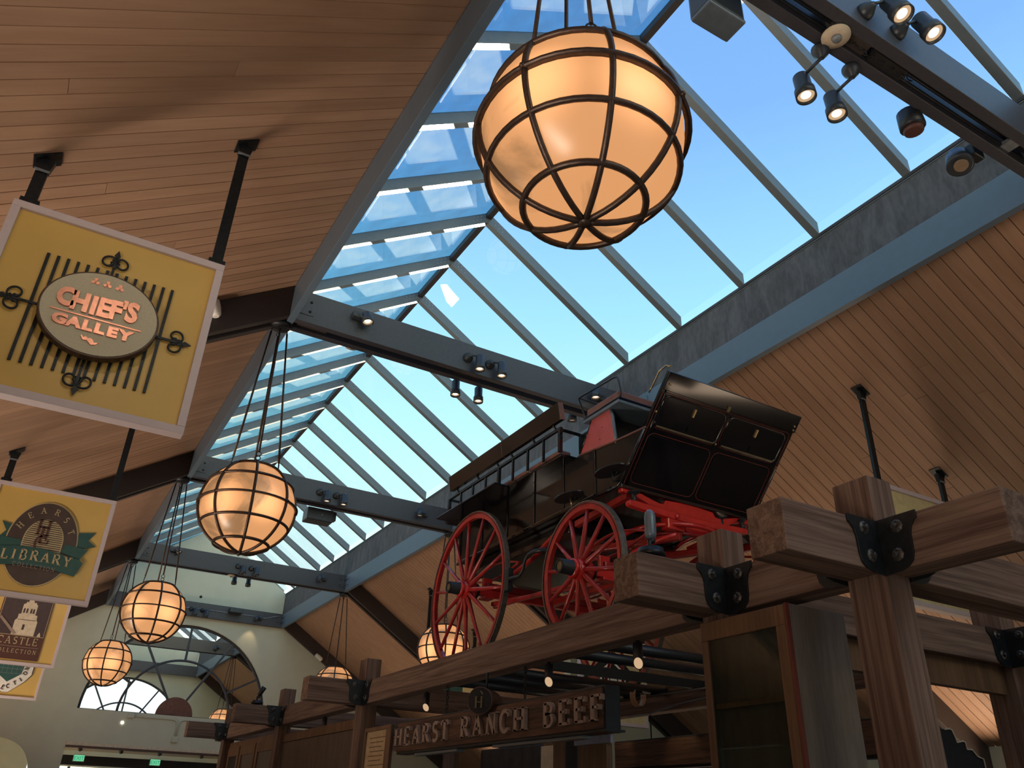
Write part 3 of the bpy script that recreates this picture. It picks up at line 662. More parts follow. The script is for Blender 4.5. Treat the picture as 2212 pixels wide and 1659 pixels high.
# box and conduit on the arched-wall beam
t = thing('beam_flood_light', 'dark box light with conduit on the beam above the arched opening', 'light', (4.33, 21.6, 6.0))
MB().box(4.17, 21.42, 5.98, 4.5, 21.64, 6.10).build('housing', 'fixture', t, bevel=.01)
MB().tube([(2.6, 21.63, 5.98), (4.2, 21.63, 5.99), (4.9, 21.63, 5.99), (5.15, 21.63, 5.98), (5.35, 21.63, 6.05), (5.5, 21.63, 6.08)], .012, 6).build('conduit', 'grey', t)

# ------------------------------------------------------------------ hanging yellow signs
def sign(y, label, cat='sign', mirror=False, dz=0.0, dx=0.0):
    cx = -.145 if not mirror else 7.135+dx
    t = thing('hanging_sign', label, 'sign', (cx, y, 3.40), 'yellow framed signs hung from the boarded slopes')
    x0, x1, z0, z1 = cx-.575, cx+.575, 3.40+dz, 4.545+dz; fw = .045; d = .085
    fr = MB()
    fr.box(x0, y, z0, x1, y+d, z0+fw); fr.box(x0, y, z1-fw, x1, y+d, z1); fr.box(x0, y, z0+fw, x0+fw, y+d, z1-fw); fr.box(x1-fw, y, z0+fw, x1, y+d, z1-fw)
    fr.build('frame', 'signw', t, bevel=.003)
    MB().box(x0+fw, y+.022, z0+fw, x1-fw, y+d-.02, z1-fw).build('panel', 'yellow_lit' if mirror else 'yellow', t)
    for hx in (-.505, .525):
        x = cx+hx; zt = (roofL(x) if not mirror else roofR(x))
        MB().box(x-.032, y+.02, z1+.025, x+.032, y+.05, zt-.06).build('hanger_bar', 'iron', t)
        MB().box(x-.05, y+.01, z1, x+.05, y+.06, z1+.035).build('shackle', 'iron', t, bevel=.004)
        s_ = 1 if not mirror else -1
        dd = V((math.cos(ANG), 0, s_*math.sin(ANG))); nn = V((-s_*math.sin(ANG), 0, math.cos(ANG)))
        o_ = V((x, y+.035, zt))-nn*.012
        MB().prism([(-.075, -.06), (.075, -.06), (.075, .06), (-.075, .06)], o_, dd, (0, 1, 0), nn*.01).build('ceiling_plate', 'iron', t)
        MB().prism([(-.05, 0), (.05, 0), (.035, -.08), (-.035, -.08)], (x, y+.012, zt-.02), (1, 0, 0), (0, 0, 1), (0, .046, 0)).build('gusset', 'iron', t)
        MB().box(x-.04, y+.005, zt-.115, x+.04, y+.012, zt-.10).build('pin', 'grey', t)
    return t
def curl(mb, c, u, v, s, k):
    """one scroll of wrought iron: a C curve ending in a spiral"""
    c, u, v = V(c), V(u), V(v); pts = []
    for i in range(22):
        a = -1.9+i*.34; r = s*(.050-.0017*i); pts.append(c+u*(k*(.034*s+r*math.sin(a)))+v*(.008*s+r*math.cos(a)))
    mb.tube(pts, [.0075*s]*4+[.006*s]*14+[.008*s]*4, 6)
def fleur(mb, o, d, s=1.0):
    o, d = V(o), V(d).normalized(); u = V((d.z, 0, -d.x))
    mb.prism([(0, 0), (.012, .02), (.006, .045), (.022, .062), (.007, .082), (.016, .094), (0, .13), (-.016, .094), (-.007, .082), (-.022, .062), (-.006, .045), (-.012, .02)], o+V((0, -.004, 0)), u*s, d*s, (0, .008, 0))
    for k_ in (-1, 1):
        curl(mb, o+d*.03*s, u, d, s, k_)

# sign 1: grille with oval plaque
ys = 4.40
s1 = sign(ys, 'nearest yellow hanging sign, oval cream plaque reading chief\'s galley over iron bars')
yp = ys+.012
for j in range(14):
    x = -.4715+j*.0503
    MB().box(x-.008, yp-.004, 3.592, x+.008, yp+.008, 4.271).build('grille_bar', 'iron', s1)
cr = MB().box(-.152, yp-.010, 3.58, -.138, yp-.003, 4.31).box(-.52, yp-.010, 3.934, .235, yp-.003, 3.948).build('cross_bar', 'iron', s1)
for o_, d_ in (((-.145, yp-.008, 4.285), (0, 0, 1)), ((-.145, yp-.008, 3.605), (0, 0, -1)), ((-.51, yp-.008, 3.941), (-1, 0, 0)), ((.225, yp-.008, 3.941), (1, 0, 0))):
    m_ = MB(); fleur(m_, o_, d_, 1.0); m_.build('scroll_finial', 'iron', s1)
ell = lambda rx, rz, n=56: [(rx*math.cos(2*PI*i/n), rz*math.sin(2*PI*i/n)) for i in range(n)]
OC = V((-.137, ys-.005, 3.945))
pq = MB().prism(ell(.300, .262), OC+V((0, .0, -.0)), (1, 0, 0), (0, 0, 1), (0, -.060, 0)).build('oval_plaque', 'bronze', s1, bevel=.006)
pf = MB().prism(ell(.288, .250), OC+V((0, -.060, 0)), (1, 0, 0), (0, 0, 1), (0, -.0035, 0)).build('plaque_face', 'ovalc', pq)
yl = OC.y-.0635
hs = {'C': .132, 'H': .134, 'I': .130, 'E': .134, 'F': .145, "'": .15, 'S': .150}
xs_ = [('C', -.318, 3.942, .145, .95), ('H', -.245, 3.932, .150, .95), ('I', -.178, 3.930, .150, .95), ('E', -.128, 3.932, .152, .95), ('F', -.070, 3.935, .155, .95), ("'", -.030, 3.942, .158, .9), ('S', .012, 3.945, .165, .92)]
for ch, x, z, sz, sx in xs_:
    text_mesh(ch, sz, .012, (x+.0, yl, z), (1, 0, 0), (0, 0, 1), (0, -1, 0), 'letter', 'copper', s1, .008, sx=sx*.86)
for ch, x in zip('GALLEY', (-.312, -.244, -.178, -.118, -.054, .012)):
    text_mesh(ch, .078+.012*abs(x+.15), .010, (x, yl, 3.826), (1, 0, 0), (0, 0, 1), (0, -1, 0), 'letter', 'copper', s1, .005, sx=1.22)
MB().box(-.372, yl-.006, 3.901, .080, yl, 3.909).build('rule', 'copper', s1)
for x in (-.206, -.145, -.082):
    m_ = MB()
    for k_ in range(3):
        a = PI/2+k_*2*PI/3
        m_.prism([(0, -.006), (.018, -.010), (.024, 0), (.018, .010), (0, .006)], (x, yl, 4.132), (math.cos(a), 0, math.sin(a)), (-math.sin(a), 0, math.cos(a)), (0, -.006, 0))
    m_.build('star', 'copper', s1)
m_ = MB().prism([(-.045, .02), (-.03, .0), (-.012, .004), (.012, -.018), (.036, -.010), (.048, .004), (.036, .002), (.022, -.002), (.018, .014), (0, .022), (-.006, .014), (-.022, .026), (-.03, .012), (-.042, .032)], (-.148, yl, 3.765), (1, 0, 0), (0, 0, 1), (0, -.008, 0)).build('mermaid_mark', 'copper', s1)
spot_lamp((-.14, 2.2, 5.0), (-.14, 4.4, 3.9), 16.0, 60, (1, .84, .66))  # beam added to brighten this sign; no fitting carries it

# sign 2: library
ys = 9.50
s2 = sign(ys, 'second yellow hanging sign, round dark badge with teal ribbon reading library')
Y2 = ys+.018; C2 = (-.16, 3.945)
def flat(mb, pts, y, d, cx=0, cz=0): return mb.prism([(a-cx, b-cz) for a, b in pts], (cx, y, cz), (1, 0, 0), (0, 0, 1), (0, -d, 0))
def ring_pts(cx, cz, rx, rz, n=48): return [(cx+rx*math.cos(2*PI*i/n), cz+rz*math.sin(2*PI*i/n)) for i in range(n)]
bd = flat(MB(), ring_pts(-.158, 3.955, .330, .442), Y2, .020).build('badge_rim', 'tan', s2)
flat(MB(), ring_pts(-.158, 3.955, .320, .432), Y2-.020, .004).build('badge', 'dkbrown', s2)
n_ = 40; arcp = [(-.150+.185*math.cos(PI*i/n_+0), 3.98+.232*math.sin(PI*i/n_)) for i in range(n_+1)]+[(-.335, 3.87), (.035, 3.87)]
flat(MB(), arcp, Y2-.024, .004).build('inner_field', 'tan', s2)
m_ = MB()
for j in range(16):
    z = 3.875+j*.0215; hw = .185*math.sqrt(max(.02, 1-(max(0, z-3.98)/.232)**2))-.01
    m_.box(-.15-hw, Y2-.030, z, -.15+hw, Y2-.028, z+.009)
o = m_.build('pin_lines', 'dkbrown', s2); 
m_ = MB(); glyph(m_, 'H', .16, (-.245, Y2-.032, 4.04), (1, 0, 0), (0, 0, 1), (0, -.004, 0), .14, .3); glyph(m_, 'L', .17, (-.205, Y2-.034, 3.955), (1, 0, 0), (0, 0, 1), (0, -.004, 0), .14, .3); glyph(m_, 'C', .16, (-.235, Y2-.034, 3.875), (1, 0, 0), (0, 0, 1), (0, -.004, 0), .14, 0)
m_.build('monogram', 'maroon', s2)
m_ = MB()
for ch, a in zip('HEARST', (158, 132, 106, 76, 50, 24)):
    aa = math.radians(a); cx_, cz_ = -.155+.258*math.cos(aa), 3.985+.325*math.sin(aa)
    th = math.radians(a-90)*.85; u = V((math.cos(th), 0, math.sin(th))); v = V((-math.sin(th), 0, math.cos(th)))
    glyph(m_, ch, .062, V((cx_, Y2-.026, cz_))-u*.025-v*.03, u, v, (0, -.004, 0), .13, .34)
m_.build('arched_lettering', 'tan', s2)
# ribbon tails and banner
flat(MB(), [(-.56, 4.13), (-.47, 4.11), (-.47, 3.88), (-.56, 3.95), (-.50, 4.04)], Y2-.002, .014).build('ribbon_tail', 'teal', s2)
flat(MB(), [(.155, 4.13), (.315, 4.16), (.262, 4.067), (.345, 4.013), (.262, 3.985), (.155, 3.965)], Y2-.002, .014).build('ribbon_tail', 'teal', s2)
flat(MB(), [(.06, 3.985), (.285, 3.965), (.225, 3.845), (.04, 3.90)], Y2-.018, .012).build('ribbon_fold', 'teal', s2)
flat(MB(), [(-.52, 3.975), (-.34, 3.96), (-.335, 3.88), (-.53, 3.85)], Y2-.018, .012).build('ribbon_fold', 'teal', s2)
ban = [(-.57+.1*i, 3.845+.055*math.sin(PI*min(1, (i+.4)/8))) for i in range(9)]+[(.268, 3.812), (.225, 3.668)]+[(.17-.1*i, 3.665+.05*math.sin(PI*(i+.6)/8)) for i in range(8)]
flat(MB(), ban, Y2-.034, .014).build('ribbon_banner', 'teal', s2)
m_ = MB()
for ch, x in zip('LIBRARY', (-.478, -.385, -.318, -.222, -.125, -.018, .085)):
    sl = -.12*(x+.15)*2.2; u = V((1, 0, sl)).normalized(); glyph(m_, ch, .105, (x, Y2-.049, 3.735+.03*math.cos((x+.15)*4)), u, (-.0*u.z, 0, 1), (0, -.006, 0), .17, .3)
m_.build('library_lettering', 'tan', s2)
m_ = MB(); word(m_, 'COLLECTION', .042, (-.16, Y2-.049, 3.688), (1, 0, -.03), (0, 0, 1), (0, -.003, 0), .22, stem=.12, serif=.3); m_.build('small_lettering', 'letterw', s2)
spot_lamp((-.10, 7.0, 5.0), (-.16, 9.5, 3.95), 18.0, 60, (1, .84, .66)); spot_lamp((-.10, 12.3, 5.0), (-.16, 14.6, 3.95), 16.0, 60, (1, .84, .66)); spot_lamp((-.10, 17.4, 5.0), (-.16, 19.7, 3.95), 14.0, 60, (1, .84, .66))  # fill beams added to brighten this and the farther signs, without fittings

# sign 3: tower picture
ys = 14.63
s3 = sign(ys, 'third yellow hanging sign, dark square with pale tower reading castle collection')
Y3 = ys+.018
flat(MB(), [(-.50, 3.475), (.19, 3.475), (.19, 4.46), (-.50, 4.46)], Y3, .016).build('picture_board', 'maroon', s3)
flat(MB(), [(-.485, 3.815), (.175, 3.815), (.175, 4.445), (-.485, 4.445)], Y3-.016, .003).build('picture_rule', 'tan', s3)
flat(MB(), [(-.478, 3.822), (.168, 3.822), (.168, 4.438), (-.478, 4.438)], Y3-.019, .002).build('picture_ground', 'plum', s3)
tw = [(-.27, 3.825), (-.27, 4.03), (-.245, 4.06), (-.245, 4.13), (-.215, 4.13), (-.215, 4.28), (-.19, 4.29), (-.18, 4.32), (-.16, 4.31), (-.15, 4.36), (-.12, 4.38), (-.09, 4.36), (-.08, 4.31), (-.05, 4.32), (-.04, 4.29), (-.02, 4.28), (-.02, 4.13), (.01, 4.13), (.015, 4.06), (.035, 4.03), (.035, 3.825)]
twp = flat(MB(), tw, Y3-.021, .005).build('tower_relief', 'cream', s3)
m_ = MB()
for x in (-.185, -.145, -.09, -.055): flat(m_, [(x-.012, 4.15), (x+.012, 4.15), (x+.012, 4.21), (x, 4.225), (x-.012, 4.21)], Y3-.026, .002)
flat(m_, [(-.15, 3.90), (-.12, 3.90), (-.12, 3.98), (-.15, 3.98)], Y3-.026, .002); flat(m_, [(-.24, 4.045), (.01, 4.045), (.01, 4.052), (-.24, 4.052)], Y3-.026, .002)
m_.build('tower_windows', 'plum', twp)
flat(MB(), [(-.48, 4.05), (-.46, 4.08), (-.20, 3.84), (-.24, 3.825)], Y3-.027, .003).build('roof_slope', 'letterw', twp)
flat(MB(), [(.08, 3.825), (.13, 3.825), (.12, 3.86), (.105, 3.89), (.09, 3.86)], Y3-.021, .004).build('side_finial', 'cream', twp)
m_ = MB(); word(m_, 'CASTLE', .105, (-.15, Y3-.016, 3.69), (1, 0, 0), (0, 0, 1), (0, -.005, 0), .16, stem=.12, serif=.28); m_.build('castle_lettering', 'tan', s3)
m_ = MB(); word(m_, 'COLLECTION', .058, (-.15, Y3-.016, 3.565), (1, 0, 0), (0, 0, 1), (0, -.005, 0), .3, stem=.12, serif=.28); m_ = m_.build('small_lettering', 'tan', s3)
MB().box(-.46, Y3-.019, 3.652, .15, Y3-.016, 3.658).build('rule', 'letterw', s3)

# sign 4: shield
ys = 19.75
s4 = sign(ys, 'farthest yellow hanging sign, cream shield with green checks and small lettering')
Y4 = ys+.018
sh = lambda k_: [(-.16-.40*k_, 4.40), (-.16+.40*k_, 4.40), (-.16+.40*k_, 3.86), (-.16+.30*k_, 3.72), (-.16+.06*k_, 3.505+.12*(1-k_)), (-.16-.06*k_, 3.505+.12*(1-k_)), (-.16-.30*k_, 3.72), (-.16-.40*k_, 3.86)]
flat(MB(), sh(1.0), Y4, .014).build('shield_edge', 'dkbrown', s4)
flat(MB(), sh(.96), Y4-.014, .004).build('shield', 'white', s4)
inn = [(-.42, 4.34), (.10, 4.34), (.04, 3.86), (-.17, 3.70), (-.40, 3.86)]
flat(MB(), inn, Y4-.018, .004).build('shield_field', 'teal', s4)
m_ = MB()
for j in range(6): m_.box(-.40+j*.085, Y4-.024, 3.86, -.395+j*.085, Y4-.022, 4.33)
for j in range(6): m_.box(-.41, Y4-.024, 3.86+j*.09, .07, Y4-.022, 3.866+j*.09)
m_.build('check_lines', 'grey', s4)
m_ = MB()
for ch, x, z, a in (('N', .175, 3.96, 80), ('O', .155, 3.86, 62), ('I', .105, 3.745, 45), ('T', .0, 3.665, 30), ('C', -.11, 3.595, 25), ('E', -.215, 3.585, -15)):
    th = math.radians(a); glyph(m_, ch, .075, (x-.03, Y4-.019, z-.02), (math.cos(th), 0, math.sin(th)), (-math.sin(th), 0, math.cos(th)), (0, -.005, 0), .24, .3)
m_.build('shield_lettering', 'dkbrown', s4)

# signs on the right-hand slope
s5 = sign(4.47, 'yellow hanging sign on the right slope, behind the tallest timber post', mirror=True)
MB().lathe([(.33, 0), (.33, .02), (.31, .026)], (7.135, 4.487, 3.97), (0, -1, 0), 48).build('round_emblem', 'dkbrown', s5)
MB().lathe([(.24, .026), (.235, .03)], (7.135, 4.487, 3.97), (0, -1, 0), 48).build('emblem_field', 'teal', s5)
DZ6 = -.63
s6 = sign(9.55, 'yellow hanging sign seen below the wagon through the pipes, black and white emblem', mirror=True, dz=DZ6, dx=.085)
Z6 = 3.97+DZ6
MB().prism([(-.50, 0), (0, -.44), (.50, 0), (0, .44)], (7.19, 9.568, Z6), (1, 0, 0), (0, 0, 1), (0, -.014, 0)).build('emblem_board', 'dark', s6)
MB().prism([(0, -.28), (.22, -.12), (.22, .12), (0, .28), (-.22, .12), (-.22, -.12)], (7.19, 9.552, Z6), (1, 0, 0), (0, 0, 1), (0, -.006, 0)).build('emblem_hexagon', 'white', s6)
MB().prism([(0, -.245), (.19, -.10), (.19, .10), (0, .245), (-.19, .10), (-.19, -.10)], (7.19, 9.545, Z6), (1, 0, 0), (0, 0, 1), (0, -.003, 0)).build('emblem_hexagon', 'dark', s6)
MB().lathe([(.155, 0), (.155, .006)], (7.19, 9.541, Z6), (0, -1, 0), 30).build('emblem_disc', 'white', s6)
MB().tube([(7.19+.07*math.cos(i*.5), 9.533, Z6+.09*math.sin(i*.5)) for i in range(13)], .008, 5).build('emblem_mark', 'dark', s6)
s7 = sign(14.65, 'yellow hanging sign far down the right slope, behind the barrel lamp', mirror=True)
MB().prism([(-.30, -.36), (.30, -.36), (.30, .36), (-.30, .36)], (7.135, 14.668, 3.97), (1, 0, 0), (0, 0, 1), (0, -.014, 0)).build('emblem_board', 'teal', s7)

# ------------------------------------------------------------------ timber kiosk
ZB, ZT = 2.452, 2.645
FR = [1.873, 2.695, 7.24, 9.83, 12.5]
PD, PW = .172, .14
KX = (2.69, 4.85)
kio = thing('timber_kiosk', 'heavy timber kiosk frame of posts and beams with black iron corner brackets', 'kiosk', (3.9, 7.0, 0))
BV = .005
for y in FR:
    for x in KX: MB().box(x, y, 0.0, x+PW, y+PD, 2.845).build('post', 'timbz', kio, bevel=BV)
    MB().box(2.178, y+.001, ZB, KX[0]-.001, y+PD-.001, ZT).build('beam', 'timbx', kio, bevel=BV)
    MB().box(KX[0]+PW+.001, y+.001, ZB, KX[1]-.001, y+PD-.001, ZT).build('beam', 'timbx', kio, bevel=BV)
    MB().box(KX[1]+PW+.001, y+.001, ZB, 5.50, y+PD-.001, ZT).build('beam', 'timbx', kio, bevel=BV)
for x in KX:
    segs = [(1.385, FR[0])]+[(FR[i]+PD, FR[i+1]) for i in range(4)]+[(FR[4]+PD, 13.1)]
    for a, b in segs: MB().box(x+.001, a+.001, ZB, x+PW-.001, b-.001, ZT).build('beam', 'timby', kio, bevel=BV)
# corner brackets: two scalloped flanges and four rosette bolts
def flange_poly(s_=1):
    p = [(0, .198), (.172, .198), (.172, .168), (.160, .161), (.145, .142), (.137, .115), (.135, .05), (.127, .02), (.105, 0), (.07, -.011), (0, -.015)]
    return [(a*s_, b) for a, b in p]
def bracket(cx, cy, sx, sy):
    """concave corner at (cx, cy); flanges run sx along x on the cross beam and sy along y on the long beam"""
    b = MB().prism(flange_poly(), (cx, cy, ZB), (sx, 0, 0), (0, 0, 1), (0, sy*.007, 0))
    b.prism(flange_poly(), (cx, cy, ZB), (0, sy, 0), (0, 0, 1), (sx*.007, 0, 0))
    o = b.build('bracket', 'iron', kio, bevel=.001)
    for a, z in ((.090, .155), (.072, .050)):
        for w in (0, 1):
            c = V((cx+sx*a, cy+sy*.007, ZB+z)) if w == 0 else V((cx+sx*.007, cy+sy*a, ZB+z)); ax = (0, sy, 0) if w == 0 else (sx, 0, 0)
            m_ = MB().lathe([(.026, 0), (.026, .004), (.018, .009), (.015, .005), (.009, .006)], c, ax, 8, False)
            m_.lathe([(.011, .004), (.011, .017), (.006, .021)], c, ax, 4, False)
            m_.build('bolt', 'wornbolt', o)
for i, y in enumerate(FR):
    bracket(KX[0], y, -1, -1); bracket(KX[0], y+PD, -1, 1)
    if i < 3: bracket(KX[1], y, -1, -1)
    if i < 2: bracket(KX[0]+PW, y, 1, -1)
bracket(KX[1], FR[1]+PD, -1, 1)

# pipe rack carrying the wagon
pipes = [(4.33, 'pipe'), (4.70, 'pipe'), (5.19, 'bar'), (5.70, 'pipe'), (6.08, 'pipe'), (6.46, 'pipe')]
pr = thing('pipe_rack', 'black steel pipes spanning the kiosk under the wagon wheels', 'rack', (3.9, 5.3, 2.57))
for y, k_ in pipes:
    if k_ == 'pipe': MB().tube([(KX[0]+PW, y, 2.605), (KX[1], y, 2.605)], .036, 14).build('pipe', 'black', pr)
    else: MB().box(KX[0]+PW, y-.02, 2.565, KX[1], y+.02, 2.635).build('flat_bar', 'black', pr, bevel=.003)
for x in (3.11, 4.86-.13): MB().box(x-.04, 4.25, 2.560, x+.04, 6.55, 2.568).build('runner', 'black', pr)

# ------------------------------------------------------------------ wagon
wg = thing('horse_wagon', 'black lacquered horse wagon with red spoked wheels parked on top of the kiosk', 'wagon', (3.985, 5.4, 2.645))
BX0, BX1 = 3.35, 4.62
mx = lambda x: 7.97-x
side = [(6.86, 3.735), (4.42, 3.715), (4.33, 3.712), (4.28, 3.735), (3.985, 4.055), (4.35, 4.08), (4.79, 4.13), (6.86, 4.15)]
for x in (BX0, BX1-.0):
    o = MB().prism(side, (x if x == BX0 else x-.02, 0, 0), (0, 1, 0), (0, 0, 1), (.02, 0, 0)).build('side_wall', 'lacq2', wg)
    s_ = -1 if x == BX0 else 1
    for y in (4.60, 5.03, 5.47, 5.92, 6.38, 6.82):
        MB().box(x, y-.012, 3.74, x+s_*.010, y+.012, 4.115).build('batten', 'lacq', o, bevel=.002)
        MB().box(x, y+.016, 3.745, x+s_*.004, y+.019, 4.11).build('gilt_line', 'hubend', o)
    MB().box(x, 4.40, 3.716, x+s_*.016, 6.86, 3.742).build('bottom_moulding', 'lacq', o, bevel=.004)
    MB().box(x+s_*.001, 4.62, 3.746, x+s_*.005, 6.80, 3.752).build('gilt_line', 'hubend', o)
    MB().tube([(x+s_*.008, 3.99, 4.05), (x+s_*.008, 4.27, 3.745), (x+s_*.008, 4.33, 3.716), (x+s_*.008, 4.44, 3.724)], .010, 6).build('curved_moulding', 'lacq', o)
    MB().tube([(x+s_*.004, 3.98, 4.058), (x+s_*.004, 4.35, 4.083), (x+s_*.004, 4.80, 4.130)], .008, 6).build('top_moulding', 'leather', o)
MB().box(BX0+.02, 4.34, 3.735, BX1-.02, 6.84, 3.76).build('floor_boards', 'lacq2', wg)
MB().box(BX0+.02, 6.83, 3.74, BX1-.02, 6.86, 4.15).build('tailboard', 'lacq', wg)
# raked front panel
P0 = V((BX0-.005, 3.696, 4.378)); e_ = V((0, .605, -.675)).normalized(); n_ = V((0, -e_.z*-1, 0)); n_ = V((0, -.675, -.605)).normalized()
PWD = BX1-BX0+.02; PL = .905
fpn = MB().prism([(0, 0), (PWD, 0), (PWD, PL), (0, PL)], P0, (1, 0, 0), e_, -n_*.03).build('front_panel', 'lacq', wg, bevel=.004)
def onp(a, b, c=0.0): return P0+V((1, 0, 0))*a+e_*b+n_*c
def frame(a0, b0, a1, b1, w, h, name, m, r=.035):
    pts = []
    for cx_, cy_, s0 in ((a1-r, b0+r, -90), (a1-r, b1-r, 0), (a0+r, b1-r, 90), (a0+r, b0+r, 180)):
        for k_ in range(5): an = math.radians(s0+k_*22.5); pts.append(onp(cx_+r*math.cos(an), cy_+r*math.sin(an), h))
    return MB().tube(pts, w, 6, True).build(name, m, fpn)
hd = MB().prism([(0, 0), (PWD, 0), (PWD, .135), (0, .135)], onp(0, 0, 0), (1, 0, 0), e_, n_*.022).build('header_board', 'lacq', fpn, bevel=.004)
frame(.018, .150, PWD-.018, PL-.012, .0022, .001, 'pinstripe', 'pin')
for a0, a1 in ((.055, .630), (.665, 1.235)):
    pn = MB().prism([(a0, .170), (a1, .170), (a1, .405), (a0, .405)], onp(0, 0, 0), (1, 0, 0), e_, n_*.006).build('window_shutter', 'lacq', fpn, bevel=.003)
    frame(a0, .168, a1, .408, .0075, .004, 'window_frame', 'lacq', .05); frame(a0-.010, .160, a1+.010, .418, .0018, .001, 'pinstripe', 'pin', .055)
    MB().bar(onp((a0+a1)/2, .20, .010), onp((a0+a1)/2, .262, .010), .012, .012).build('latch', 'brass', pn); MB().bar(onp((a0+a1)/2, .335, .009), onp((a0+a1)/2, .375, .009), .010, .010).build('latch', 'lacq', pn)
    MB().bar(onp(a0+.02, .400, .010), onp(a1-.03, .400, .010), .014, .010).build('sill_strip', 'hubend', pn)
    frame(a0-.004, .455, a1+.004, PL-.06, .0022, .001, 'pinstripe', 'pin', .05)
    MB().prism([(a0+.01, .470), (a1-.01, .470), (a1-.01, PL-.075), (a0+.01, PL-.075)], onp(0, 0, 0), (1, 0, 0), e_, n_*.003).build('lower_panel', 'lacq', fpn, bevel=.002)
for a, b in ((.035, .085), (.028, .30), (PWD-.035, .085), (PWD-.03, .115), (.635, .40)):
    MB().lathe([(.010, 0), (.008, .008), (.002, .012)], onp(a, b, .006 if b > .14 else .022), n_, 8).build('knob', 'brass', fpn)
MB().bar(onp(.60, .10, .028), onp(.60, .14, .028), .02, .012).build('latch', 'hubend', fpn)
MB().tube([onp(.04, .03, .002), onp(.04, .87, .002)], .006, 6).build('edge_moulding', 'lacq', fpn); MB().tube([onp(PWD-.0, .0, -.012), onp(PWD-.0, .9, -.012)], .012, 6).build('edge_moulding', 'lacq', fpn)
MB().box(BX0-.01, 4.27, 3.700, BX1+.01, 4.34, 3.725).build('toe_board', 'lacq', fpn, bevel=.004)
# side benches
for k_ in (0, 1):
    f = (lambda x: x) if k_ == 0 else mx
    def bx(a, y0, z0, b, y1, z1): return MB().box(f(a), y0, z0, f(b), y1, z1)
    bn = bx(3.214, 4.87, 4.118, 3.37, 6.90, 4.146).build('seat_ledge', 'lacq', wg, bevel=.004)
    bx(3.225, 4.90, 4.147, 3.34, 6.85, 4.195).build('seat_cushion', 'leather', bn, bevel=.018)
    bx(3.062, 5.66, 4.108, 3.213, 6.80, 4.124).build('mudguard', 'lacq', wg, bevel=.004)
    rl = bx(3.190, 4.835, 4.335, 3.215, 6.84, 4.358).build('bench_rail', 'lacq', wg, bevel=.004)
    for j in range(9):
        y = 4.855+j*.2456; w = .016 if j in (0, 4, 8) else .010
        bx(3.2025-w*.8, y-w, 4.146, 3.2025+w*.8, y+w, 4.336).build('spindle', 'lacq', rl)
    bx(3.2025, 4.84, 4.146, 3.34, 4.862, 4.352).build('end_post', 'lacq', rl) if False else None
    MB().bar((f(3.2025), 4.855, 4.340), (f(3.42), 4.855, 4.340), .018, .02).build('return_rail', 'lacq', rl)
    MB().bar((f(3.2025), 6.82, 4.340), (f(3.42), 6.82, 4.340), .018, .02).build('return_rail', 'lacq', rl)
    MB().bar((f(3.40), 4.855, 4.146), (f(3.40), 4.855, 4.345), .018, .02).build('end_post', 'lacq', rl)
    MB().bar((f(3.40), 6.82, 4.146), (f(3.40), 6.82, 4.345), .018, .02).build('end_post', 'lacq', rl)
    for y0, y1 in ((4.775, 5.69), (5.70, 6.72)):
        bb = MB().prism([(f(3.125), 4.528), (f(3.170), 4.535), (f(3.195), 4.392), (f(3.150), 4.385)], (0, y0, 0), (1, 0, 0), (0, 0, 1), (0, y1-y0, 0)).build('backrest_board', 'lacq2', wg, bevel=.003)
        MB().prism([(f(3.128), 4.527), (f(3.171), 4.534), (f(3.197), 4.392), (f(3.152), 4.386)], (0, y0-.004, 0), (1, 0, 0), (0, 0, 1), (0, .004, 0)).build('end_cap', 'leather', bb)
        for y in (y0+.14, (y0+y1)/2, y1-.1): MB().bar((f(3.205), y, 4.350), (f(3.172), y, 4.40), .014, .014).build('backrest_post', 'lacq', bb)
# driver's box: red risers, dark front, board, cushion, rails
rp_ = [(4.345, 4.085), (4.79, 4.135), (4.70, 4.26), (4.63, 4.37), (4.39, 4.37), (4.375, 4.30), (4.365, 4.20)]
for x in (BX0, BX1-.02):
    o = MB().prism(rp_, (x, 0, 0), (0, 1, 0), (0, 0, 1), (.02, 0, 0)).build('seat_riser', 'riser', wg)
    MB().tube([(x+.01, 4.395, 4.372), (x+.01, 4.372, 4.30), (x+.01, 4.360, 4.20), (x+.01, 4.335, 4.065)], .014, 6).build('riser_edge', 'bluetrim', o)
    MB().tube([(x-.001, 4.636, 4.37), (x-.001, 4.70, 4.265), (x-.001, 4.79, 4.14)], .006, 6).build('rear_edge', 'lacq', o)
    for y, z in ((4.50, 4.26), (4.53, 4.17)): MB().lathe([(.005, 0), (.004, .002)], (x-.0005 if x == BX0 else x+.0205, y, z), (-1 if x == BX0 else 1, 0, 0), 8).build('bolt', 'dark', o)
MB().box(BX0+.02, 4.50, 4.09, BX1-.02, 4.53, 4.37).build('seat_front', 'dark', wg)
MB().box(BX0+.03, 4.60, 4.12, BX1-.03, 4.86, 4.33).build('seat_box', 'lacq2', wg, bevel=.004)
sb_ = MB().box(3.325, 4.250, 4.368, 4.645, 4.71, 4.392).build('seat_board', 'bluetrim', wg, bevel=.003)
MB().box(3.325, 4.245, 4.393, 4.645, 4.715, 4.412).build('seat_board_top', 'lacq', sb_, bevel=.003)
MB().box(3.345, 4.27, 4.413, 4.625, 4.69, 4.482).build('driver_cushion', 'leather', sb_, bevel=.012)
for x in (3.345, 4.625):
    MB().tube([(x, 4.255, 4.405), (x-.002, 4.240, 4.44), (x, 4.262, 4.55), (x, 4.285, 4.60), (x, 4.32, 4.612), (x, 4.76, 4.638), (x, 4.80, 4.632), (x, 4.70, 4.41)], .0075, 6).build('seat_rail', 'black', sb_)
MB().tube([(3.345, 4.79, 4.635), (4.625, 4.79, 4.635)], .0075, 6).build('seat_rail', 'black', sb_)
